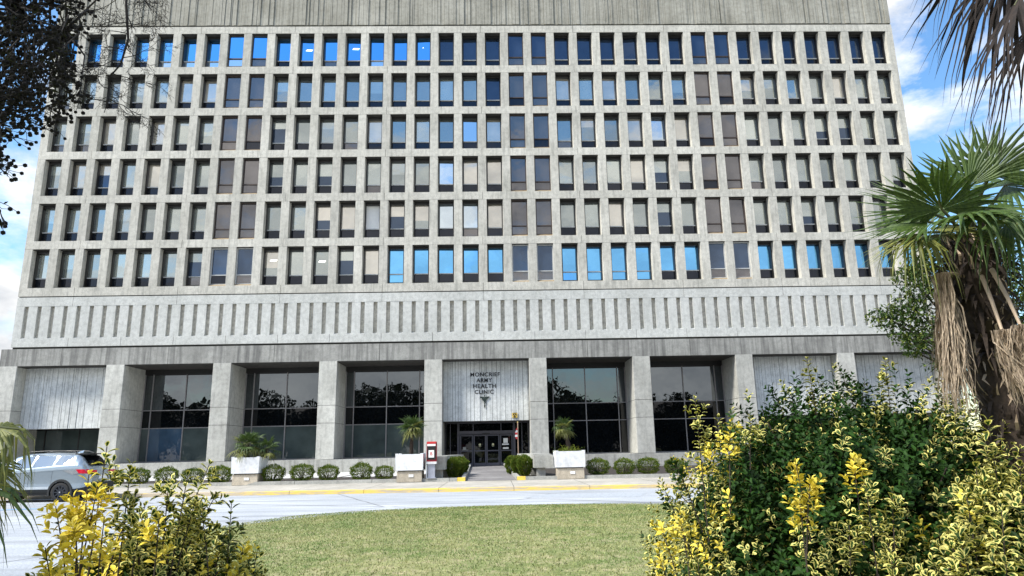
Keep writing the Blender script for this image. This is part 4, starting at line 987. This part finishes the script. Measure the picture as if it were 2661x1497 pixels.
n = 450; az = r.uniform(-42,-36.0,n); sl = r.uniform(.46,.72,n)-.012*(az+40); dd = r.uniform(4.4,5.6,n)
LP = np.array([at(a,b,c) for a,b,c in zip(az,sl,dd)] + [np.array(p_) for p_,_ in lpn]); nn = len(LP)
kd = np.stack([np.zeros(nn), np.zeros(nn), r.uniform(0,.8,nn)],1)
leaf_cloud('leaves', LP-np.array([cb[0],cb[1],0]), unit(r.normal(0,1,(nn,3))-[0,0,.4]), unit(r.normal(0,1,(nn,3))), r.uniform(.03,.06,nn), r.uniform(.008,.02,nn), kd, M['leaf_dark'], ct, .2, 2)
# bare hanging branch
def twig(p, d, L, rad, depth, mb):
    p = Vector(p); d = Vector(d).normalized(); pts = [p]; rs = [rad]; n_ = 6
    for q in range(n_):
        d = (d + Vector(r.normal(0,.22,3)) + Vector((0,0,-.03))).normalized(); p = p + d*L/n_; pts.append(p); rs.append(rad*(1-.75*(q+1)/n_))
        if depth > 0 and q >= 1:
            for _ in range(1 if depth > 2 else 2):
                s = Lr*r.normal(0,1)+Vector((0,0,r.normal(-.1,.6)))+Lf*r.normal(0,.5)
                if r.random() < .8: twig(p, d*.5+s*.7, L*r.uniform(.35,.6), rad*(1-.6*q/n_)*.55, depth-1, mb)
    mb.tube(pts, [max(.0011, x) for x in rs], 4, 0, False)
jb = V3(at(-32.0,.80,4.9)); br.tube([T0+Vector((.5,-.2,3.8)), V3(at(-39,.80,5.1)), jb], [.03,.022,.016], 6)
main = [jb, V3(at(-30.6,.68,4.8)), V3(at(-30.3,.61,4.7)), V3(at(-29.9,.56,4.7)), V3(at(-30.2,.52,4.7)), V3(at(-30.9,.495,4.7)), V3(at(-30.7,.47,4.7)), V3(at(-30.9,.445,4.7))]
br.tube(main, [.015,.011,.009,.0075,.006,.005,.0035,.002], 5)
for i in range(1,7):
    for s in (-1,1):
        for _ in range(2 if i < 5 else 1):
            twig(main[i].lerp(main[i+1] if i<7 else main[i], r.random()), Lr*s*r.uniform(.5,1)+Vector((0,0,r.uniform(-.7,.5)))+Lf*r.normal(0,.2), r.uniform(.16,.30), .0036, 2, br)
for k_ in range(3): twig(V3(at(-31+k_*1.2,.66,4.8)), Lr*r.normal(0,.8)+Vector((0,0,-.3)), .3, .004, 2, br)
rel(ct, br).build('branches', M['twig'], ct)

# ------------------------------------------------------------------ tree standing behind the palm
tc = at(36.0,0,11.5); tr_ = empty('broadleaf_tree', (tc[0],tc[1],0), 'small leafy green tree seen behind the shaggy palm trunk', 'tree')
r = np.random.default_rng(77); w = MB(); base = Vector((0,0,0)); ends=[]
w.tube([(0,0,0),(.05,0,1.1),(.0,.05,2.2)], [.10,.085,.07], 8)
cl = []
for (a, s_, d_, rad) in [(31.0,.150,11.3,.34),(30.0,.158,11.2,.20),(31.9,.165,11.4,.28),(33.0,.185,11.3,.36),(33.2,.21,11.6,.34),(32.0,.205,11.4,.24),(31.2,.128,11.3,.20),(32.3,.120,11.2,.30),(31.7,.108,11.3,.16),(33.4,.14,11.3,.36),
        (34.6,.22,11.5,.45),(36,.235,11.5,.5),(37.6,.21,11.7,.5),(38.6,.17,11.4,.5),(36.2,.17,12.0,.5),(39.4,.13,11.6,.42),(34.8,.175,11.8,.4),(37,.12,11.5,.4),(33.2,.09,11.2,.2),(35,.11,11.6,.35)]:
    p = at(a,s_,d_)-np.array([tc[0],tc[1],0]); cl.append((p,rad)); w.tube([(0,.05,2.0), (p[0]*.45,p[1]*.45,2.0+(p[2]-2.0)*.6), tuple(p)], [.035,.02,.008], 5)
Pn = []
for p, rad in cl:
    n = int(560*(rad/.35)**2); q = unit(r.normal(0,1,(n,3)))*(r.random((n,1))**.45)*rad*np.array([1.15,1.15,.62])
    q *= (1+.25*np.sin(q[:,:1]*19+p[0])*np.cos(q[:,1:2]*17)); Pn.append(p+q)
Pn = np.concatenate(Pn); n = len(Pn)
leaf_cloud('crown', Pn, unit(r.normal(0,1,(n,3))+[0,0,.2]), unit(r.normal(0,.6,(n,3))+[0,0,1]), r.uniform(.045,.08,n), r.uniform(.025,.04,n), np.stack([(r.random(n)<.3)*1.,(r.random(n)<.2)*.8,r.uniform(.1,1,n)],1), M['leaf_tree'], tr_, .1, 2)
w.build('trunk', M['bark'], tr_)

# ------------------------------------------------------------------ parked car
def make_car():
    o = empty('parked_car', (18.55,-22.12,0), 'silver blue hatchback with black wheels and roof rails parked at the kerb', 'car', None)
    BL = plain('car_paint', (.34,.40,.44), .22, .02, 3, **{'Metallic': .55, 'Coat Weight': .8, 'Coat Roughness': .05})
    CLAD = plain('car_cladding', (.018,.02,.02), .7, .1); GL = pane('car_glass', (.008,.012,.015), .36, (.9,.97,1.), .2, .005)
    TAIL = plain('tail_lamp', (.60,.01,.03), .15); CHR = plain('lamp_clear', (.5,.52,.54), .15, .3, 30, Metallic=.6)
    # stations: x from rear, z bottom, z belt, z top, half width, top half width
    ST = [(0.0,.50,.86,.95,.70,.60),(.06,.42,.95,1.06,.80,.66),(.16,.36,1.08,1.20,.86,.68),(.30,.33,1.28,1.36,.89,.68),(.48,.31,1.33,1.58,.90,.66),(.66,.30,1.335,1.70,.905,.635),(1.1,.30,1.31,1.745,.91,.63),
          (1.8,.30,1.26,1.765,.91,.62),(2.5,.30,1.21,1.74,.91,.62),(2.95,.30,1.17,1.64,.91,.63),(3.35,.31,1.12,1.36,.90,.66),(3.62,.32,1.06,1.13,.90,.70),(4.1,.34,.94,1.02,.88,.68),(4.38,.38,.80,.90,.80,.62),(4.5,.48,.66,.74,.66,.52)]
    def station(x):
        for a, b in zip(ST[:-1], ST[1:]):
            if a[0] <= x <= b[0]:
                t = (x-a[0])/(b[0]-a[0]); return [a[i]+(b[i]-a[i])*t for i in range(6)]
    def section(x):
        _, zb, zm, zt, hw, tw = station(x)
        P_ = [(hw-.12,zb),(hw-.03,zb+.06),(hw,zb+.16),(hw+.012,.62),(hw+.008,.82 if zm>.9 else zm-.04),(hw-.008,zm-.05),(hw-.03,zm),(tw+.03,zt-.05),(tw-.05,zt),(tw*.55,zt+.022),(0,zt+.03)]
        P_ = [(y,max(z,zb) if i else z) for i,(y,z) in enumerate(P_)]
        for i in range(1,len(P_)):
            if P_[i][1] < P_[i-1][1]: P_[i] = (P_[i][0], P_[i-1][1]+.002)
        return P_
    sub = 3; xs = np.arange(0,4.501,.03); rows = []
    for x in xs:
        P_ = section(min(x,4.4999)); rw = []
        for i in range(len(P_)-1):
            for q in range(sub): t=q/sub; rw.append((P_[i][0]*(1-t)+P_[i+1][0]*t, P_[i][1]*(1-t)+P_[i+1][1]*t))
        rw.append(P_[-1]); rows.append(rw)
    CYm = .92; b = MB(); K = len(rows[0]); wheels = (1.02,3.69)
    for sd in (-1,1):
        vs = [(-x, CYm + sd*y, z) for x, rw in zip(xs,rows) for (y,z) in rw]; fs = []; ms = []
        for i in range(len(xs)-1):
            for j in range(K-1):
                xc = xs[i]+.015; zc = rows[i][j][1]*.5+rows[i][j+1][1]*.5
                if any((xc-wx)**2+(zc-.35)**2 < .40**2 for wx in wheels) and j < sub*6: continue
                f_ = (i*K+j, (i+1)*K+j, (i+1)*K+j+1, i*K+j+1); fs.append(f_ if sd>0 else f_[::-1]); ms.append(1 if j < sub*2 else 0)
        b0 = len(b.v); b.v += vs; b.f += [tuple(b0+q for q in f_) for f_ in fs]; b.m += ms
    rw = rows[0]; n_ = len(rw); b.add([(0,CYm-y,z) for y,z in rw]+[(0,CYm+y,z) for y,z in rw], [(j,j+1,n_+j+1,n_+j) for j in range(n_-1)])
    rw = rows[-1]; b.add([(-xs[-1],CYm-y,z) for y,z in rw]+[(-xs[-1],CYm+y,z) for y,z in rw], [(n_+j,n_+j+1,j+1,j) for j in range(n_-1)])
    body = b.build('body', [BL, CLAD], o, smooth=True)
    MB().box(-4.3,-.15,CYm-.82,CYm+.82,.24,.40).box(-1.45,-.6,CYm-.80,CYm+.80,.3,.8).box(-4.1,-3.25,CYm-.80,CYm+.80,.3,.8).build('underbody', M['black'], body)
    def yat(x, z):
        P_ = section(x)
        for a_, c_ in zip(P_[:-1], P_[1:]):
            if a_[1] <= z <= c_[1]+1e-6: t = (z-a_[1])/(c_[1]-a_[1]+1e-9); return a_[0]+(c_[0]-a_[0])*t
        return P_[-1][0]
    def patch(poly, off=.006, n=8, sides=(-1,1)):
        """poly: lower-left,upper-left,upper-right,lower-right as (x,z); grid on both sides of the body"""
        mb = MB()
        for sd in sides:
            vs = []
            for i in range(n+1):
                for j in range(5):
                    u, v = i/n, j/4; lo = Vector(poly[0]).lerp(Vector(poly[3]),u); hi = Vector(poly[1]).lerp(Vector(poly[2]),u); q = lo.lerp(hi,v)
                    vs.append((-q.x, CYm+sd*(yat(q.x,q.y)+off), q.y))
            mb.add(vs, [((i*5+j),(i*5+j+1),((i+1)*5+j+1),((i+1)*5+j)) for i in range(n) for j in range(4)])
        return mb
    patch([(.62,1.345),(.80,1.655),(1.27,1.67),(1.38,1.315)], sides=(-1,)).build('side_window', GL, body)
    patch([(.62,1.345),(.80,1.655),(1.27,1.67),(1.38,1.315)], sides=(1,)).build('side_window', GL, body)
    patch([(1.43,1.31),(1.40,1.67),(2.10,1.685),(2.20,1.25)], sides=(-1,)).build('side_window', GL, body)
    patch([(1.43,1.31),(1.40,1.67),(2.10,1.685),(2.20,1.25)], sides=(1,)).build('side_window', GL, body)
    patch([(2.28,1.245),(2.20,1.685),(2.70,1.66),(3.15,1.20)], sides=(-1,)).build('side_window', GL, body)
    patch([(2.28,1.245),(2.20,1.685),(2.70,1.66),(3.15,1.20)], sides=(1,)).build('side_window', GL, body)
    patch([(.55,1.675),(.6,1.692),(2.6,1.708),(2.6,1.69)], .004).build('roof_seam', CLAD, body)
    patch([(1.38,.46),(1.38,1.30),(1.388,1.30),(1.388,.46)], .003, 1).build('door_seam', M['black'], body)
    patch([(2.22,.46),(2.24,1.24),(2.25,1.24),(2.23,.46)], .003, 1).build('door_seam', M['black'], body)
    patch([(.9,1.14),(.9,1.15),(3.3,1.03),(3.3,1.02)], .003).build('crease', plain('crease_dark',(.08,.11,.14),.4), body)
    patch([(1.45,.47),(1.45,.56),(3.25,.56),(3.25,.47)], .012).build('sill_trim', plain('silver_trim',(.5,.55,.58),.35), body)
    # rear glass, spoiler, tail lamps, plate
    g = MB(); z0, z1 = 1.30, 1.66
    def rearx(z):
        a = [(s[0], s[3]+.03) for s in ST[:6]]
        for (xa,za),(xb,zb) in zip(a[:-1],a[1:]):
            if za <= z <= zb: return xa+(xb-xa)*(z-za)/(zb-za)
        return a[-1][0]
    ys = np.linspace(-.60,.60,9); vs = []
    for z in np.linspace(z0,z1,5):
        for y in ys: vs.append((-rearx(z)+.02+.02*(1-(y/.6)**2), CYm+y*(1.0-.10*(z-z0)/.36), z))
    g.add(vs, [(i*9+j,i*9+j+1,(i+1)*9+j+1,(i+1)*9+j) for i in range(4) for j in range(8)]); g.build('rear_window', M['g_mid'], body)
    sp_ = MB(); sp_.prism([(-.80,CYm-.60),(-.28,CYm-.56),(-.28,CYm+.56),(-.80,CYm+.60)], 1.70, 1.745); sp_.build('spoiler', M['black'], body)
    q = MB()
    for sd in (-1,1):
        y = CYm+sd*.67; q.add([(-.36,y-sd*.02+sd*.03,1.33),(-.62,y+sd*.0,1.36),(-.80,CYm+sd*.62,1.68),(-.45,CYm+sd*.60,1.69)],[(0,1,2,3)])
    patch([(.05,1.00),(.16,1.16),(.52,1.16),(.40,1.02)], .014, sides=(-1,)).build('tail_lamp', TAIL, body)
    patch([(.05,1.00),(.16,1.16),(.52,1.16),(.40,1.02)], .014, sides=(1,)).build('tail_lamp', TAIL, body)
    patch([(.40,1.02),(.52,1.16),(1.0,1.13),(.62,.97)], .010, sides=(-1,)).build('lamp_surround', CHR, body)
    patch([(.40,1.02),(.52,1.16),(1.0,1.13),(.62,.97)], .010, sides=(1,)).build('lamp_surround', CHR, body)
    MB().box(-.06,.012,CYm-.80,CYm-.45,1.0,1.12).box(-.06,.012,CYm+.45,CYm+.80,1.0,1.12).build('tail_lamp', TAIL, body)
    MB().box(-.1,.05,CYm-.72,CYm+.72,.45,.68).build('rear_bumper_cladding', CLAD, body)
    MB().box(-.02,.02,CYm-.26,CYm+.26,.80,.93).build('number_plate', M['paper'], body)
    # roof rails and fin
    for sd in (-1,1):
        rl = MB(); rl.tube([(-.75,CYm+sd*.55,1.76),(-.95,CYm+sd*.56,1.83),(-1.8,CYm+sd*.56,1.855),(-2.5,CYm+sd*.56,1.83),(-2.75,CYm+sd*.56,1.74)], [.018]*5, 6); rl.build('roof_rail', M['black'], body)
    MB().add([(-.85,CYm-.03,1.77),(-.85,CYm+.03,1.77),(-1.10,CYm,1.78),(-.82,CYm,1.87)],[(0,1,3),(1,2,3),(2,0,3)]).build('antenna', BL, body)
    # wheels and arches
    for wx in wheels:
        for sd in (-1,1):
            yo = CYm + sd*.925
            ar = MB(); n_ = 28; a0, a1 = R(-18), R(198); vs = []
            for k_ in range(n_+1):
                a = a0+(a1-a0)*k_/n_
                for (rd, dy) in ((.385,-.10),(.385,.012),(.455,.012),(.475,-.04)):
                    vs.append((-wx+rd*math.cos(a), yo+sd*dy, .35+rd*math.sin(a)*(1.02)))
            ar.add(vs, [(k_*4+j,k_*4+j+1,(k_+1)*4+j+1,(k_+1)*4+j) for k_ in range(n_) for j in range(3)]); ar.build('wheel_arch', CLAD, body)
            MB().cyl((-wx,yo-sd*.02,.35),(0,-sd,0),.40,.5,28).build('arch_liner', M['black'], body) if False else None
            wh = bpy.data.objects.new('wheel', None); link(wh, o); wh.location = (-wx, yo-sd*.12, .35)
            ty = MB(); N_ = 36; prof = [(.235,-.10),(.33,-.115),(.352,-.08),(.355,0),(.352,.08),(.33,.115),(.235,.10)]
            vs = [(math.cos(2*math.pi*i/N_)*rd, dy, math.sin(2*math.pi*i/N_)*rd) for i in range(N_) for rd,dy in prof]; m_ = len(prof)
            ty.add(vs, [(i*m_+j,i*m_+j+1,((i+1)%N_)*m_+j+1,((i+1)%N_)*m_+j) for i in range(N_) for j in range(m_-1)]); ty.build('tyre', plain('rubber',(.02,.02,.02),.85,.2,20), wh, smooth=True)
            ri = MB(); y1 = sd*.10
            for i in range(10):
                a = 2*math.pi*i/10; ca, sa = math.cos(a), math.sin(a); w1, w2 = .030,.020
                ri.add([(ca*.05-sa*w1,y1-sd*.02,sa*.05+ca*w1),(ca*.05+sa*w1,y1-sd*.02,sa*.05-ca*w1),(ca*.225+sa*w2,y1,sa*.225-ca*w2),(ca*.225-sa*w2,y1,sa*.225+ca*w2)],[(0,1,2,3)])
            for rd, rd2 in ((.215,.242),(0.0,.06)):
                vs = [];
                for i in range(N_):
                    a = 2*math.pi*i/N_; vs += [(math.cos(a)*rd, y1+sd*.004, math.sin(a)*rd),(math.cos(a)*rd2, y1+sd*.004, math.sin(a)*rd2)]
                ri.add(vs, [(2*i,2*i+1,(2*((i+1)%N_))+1,2*((i+1)%N_)) for i in range(N_)])
            ri.cyl((0,-sd*.02,0),(0,sd,0),.24,.012,30,1)
            ri.build('rim', [plain('rim_dark',(.05,.055,.065),.35,.05,3,Metallic=.5), M['black']], wh)
            MB().cyl((0,sd*.10,0),(0,sd,0),.024,.012,12).build('hub_cap', CHR, wh)
    return o
car = make_car(); car.rotation_euler.z = R(-1.2)

# ------------------------------------------------------------------ woods across the car park (they show in the glass)
r = np.random.default_rng(9); Pn=[]
for x in range(-110,190,5):
    y = -120 + r.normal(0,6); hgt = r.uniform(10,20); rad = r.uniform(5,7.5)
    n = 2200; q = unit(r.normal(0,1,(n,3)))*(r.random((n,1))**.4)*np.array([rad,rad,hgt*.5]); Pn.append(np.array([x+r.normal(0,2),y,hgt*.5])+q)
Pn = np.concatenate(Pn); n = len(Pn)
wo = leaf_cloud('woodland', Pn, unit(r.normal(0,1,(n,3))), unit(r.normal(0,1,(n,3))), r.uniform(.7,1.3,n), r.uniform(.5,.9,n), np.stack([np.zeros(n),np.zeros(n),r.uniform(0,.8,n)],1), M['leaf_dark'], None, .1, 2)
tag(wo, 'dark line of woods across the car park, mirrored in the ground floor glass', 'woods', kind='stuff')

# ------------------------------------------------------------------ sky, sun, camera
SUN = Vector((-.80,-.42,1.05)).normalized()
el = math.asin(SUN.z); azm = math.atan2(SUN.x, SUN.y)
W = bpy.data.worlds.new('World'); S.world = W; W.use_nodes = True; nt = W.node_tree; nt.nodes.clear()
def wn(typ, ins=None, **kw):
    o = nt.nodes.new(typ)
    for k, v in kw.items(): setattr(o, k, v)
    for k, v in (ins or {}).items():
        if isinstance(v, bpy.types.NodeSocket): nt.links.new(v, o.inputs[k])
        else: o.inputs[k].default_value = v
    return o
sky = wn('ShaderNodeTexSky', sky_type='NISHITA', sun_disc=False, sun_elevation=el, sun_rotation=azm, air_density=1.3, dust_density=.6, ozone_density=2.5)
hsv = wn('ShaderNodeHueSaturation', {'Color': sky.outputs[0], 'Hue': .5, 'Saturation': 1.15, 'Value': 1.0})
hsv = wn('ShaderNodeMix', {}, data_type='RGBA', blend_type='MULTIPLY'); hsv.inputs[0].default_value = 1.; hsv.inputs[7].default_value = (.94,1.05,1.12,1); nt.links.new(nt.nodes['Hue/Saturation/Value'].outputs[0], hsv.inputs[6])
tc_ = wn('ShaderNodeTexCoord'); mp = wn('ShaderNodeMapping', {'Vector': tc_.outputs['Generated'], 'Scale': (1,1,1.9), 'Location': (.35,.1,.2)})
nz = wn('ShaderNodeTexNoise', {'Vector': mp.outputs[0], 'Scale': 3.1, 'Detail': 10, 'Roughness': .60, 'Distortion': .25})
sep = wn('ShaderNodeSeparateXYZ', {0: tc_.outputs['Generated']})
# more cloud in the half of the sky behind the camera (-y) between 10 and 25 degrees up
def wm(op, a, b=0.): 
    o = wn('ShaderNodeMath', operation=op)
    for i, v in enumerate((a,b)):
        if isinstance(v, bpy.types.NodeSocket): nt.links.new(v, o.inputs[i])
        else: o.inputs[i].default_value = v
    return o.outputs[0]
back = wn('ShaderNodeMapRange', {0: sep.outputs[1], 1: .2, 2: -.4, 3: 0., 4: 1.}).outputs[0]
band = wn('ShaderNodeValToRGB', {'Fac': sep.outputs[2]}); e_ = band.color_ramp.elements
for _ in range(3): e_.new(.5)
for i, (p_, v_) in enumerate([(0.,.9),(.12,.85),(.24,.98),(.38,.92),(.47,.35)]): e_[i].position = p_; e_[i].color = (v_,v_,v_,1)
bias = wm('MULTIPLY', wm('SUBTRACT', band.outputs[0], .5), .36)
bias = wm('MULTIPLY', bias, back)
west = wn('ShaderNodeMapRange', {0: sep.outputs[0], 1: -.4, 2: -.62, 3: 0., 4: 1.}).outputs[0]
low = wn('ShaderNodeMapRange', {0: sep.outputs[2], 1: .30, 2: .18, 3: 0., 4: .12}).outputs[0]
east = wn('ShaderNodeMapRange', {0: sep.outputs[0], 1: .42, 2: .58, 3: 0., 4: .015}).outputs[0]
bias = wm('ADD', bias, east)
bias = wm('ADD', bias, wm('MULTIPLY', wm('MULTIPLY', west, low), wm('SUBTRACT', 1., back)))
cm = wn('ShaderNodeValToRGB', {'Fac': wm('ADD', nz.outputs[0], bias)}); e_ = cm.color_ramp.elements
e_[0].position = .49; e_[0].color = (0,0,0,1); e_[1].position = .61; e_[1].color = (1,1,1,1)
shade = wn('ShaderNodeTexNoise', {'Vector': mp.outputs[0], 'Scale': 5.5, 'Detail': 6, 'Roughness': .6})
cc = wn('ShaderNodeValToRGB', {'Fac': shade.outputs[0]}); e_ = cc.color_ramp.elements
e_[0].position = .3; e_[0].color = (2.6,2.8,3.1,1); e_[1].position = .65; e_[1].color = (6.6,6.5,6.3,1)
mx = wn('ShaderNodeMix', data_type='RGBA'); nt.links.new(cm.outputs[0], mx.inputs[0]); nt.links.new(hsv.outputs[2], mx.inputs[6]); nt.links.new(cc.outputs[0], mx.inputs[7])
bg = wn('ShaderNodeBackground', {'Color': mx.outputs[2], 'Strength': .10}); wo_ = wn('ShaderNodeOutputWorld'); nt.links.new(bg.outputs[0], wo_.inputs[0])
ld_ = bpy.data.lights.new('sun', 'SUN'); ld_.energy = 3.0; ld_.angle = R(12.0); ld_.color = (1,.95,.87)
so = bpy.data.objects.new('sun', ld_); so.rotation_euler = (-SUN).to_track_quat('-Z','Y').to_euler(); link(so)
cd = bpy.data.cameras.new('camera'); cd.sensor_width = 36; cd.lens = 1805.014/2661*36; cd.clip_start = .05; cd.clip_end = 3000
co = bpy.data.objects.new('camera', cd); link(co); S.camera = co
from mathutils import Matrix
pitch, roll, yaw = 0.227382, -0.019810, 0.027305
cp, sp2 = math.cos(pitch), math.sin(pitch)
fw = Vector((math.sin(yaw)*cp, math.cos(yaw)*cp, sp2)); r_ = Vector((math.cos(yaw), -math.sin(yaw), 0)); up = r_.cross(fw)
r2 = r_*math.cos(roll) + up*math.sin(roll); u2 = -r_*math.sin(roll) + up*math.cos(roll)
co.matrix_world = Matrix(((r2.x,u2.x,-fw.x,33.70016),(r2.y,u2.y,-fw.y,-49.236),(r2.z,u2.z,-fw.z,1.6),(0,0,0,1)))
S.view_settings.view_transform = 'Standard'; S.view_settings.look = 'None'; S.view_settings.exposure = 1.15; S.view_settings.gamma = 1
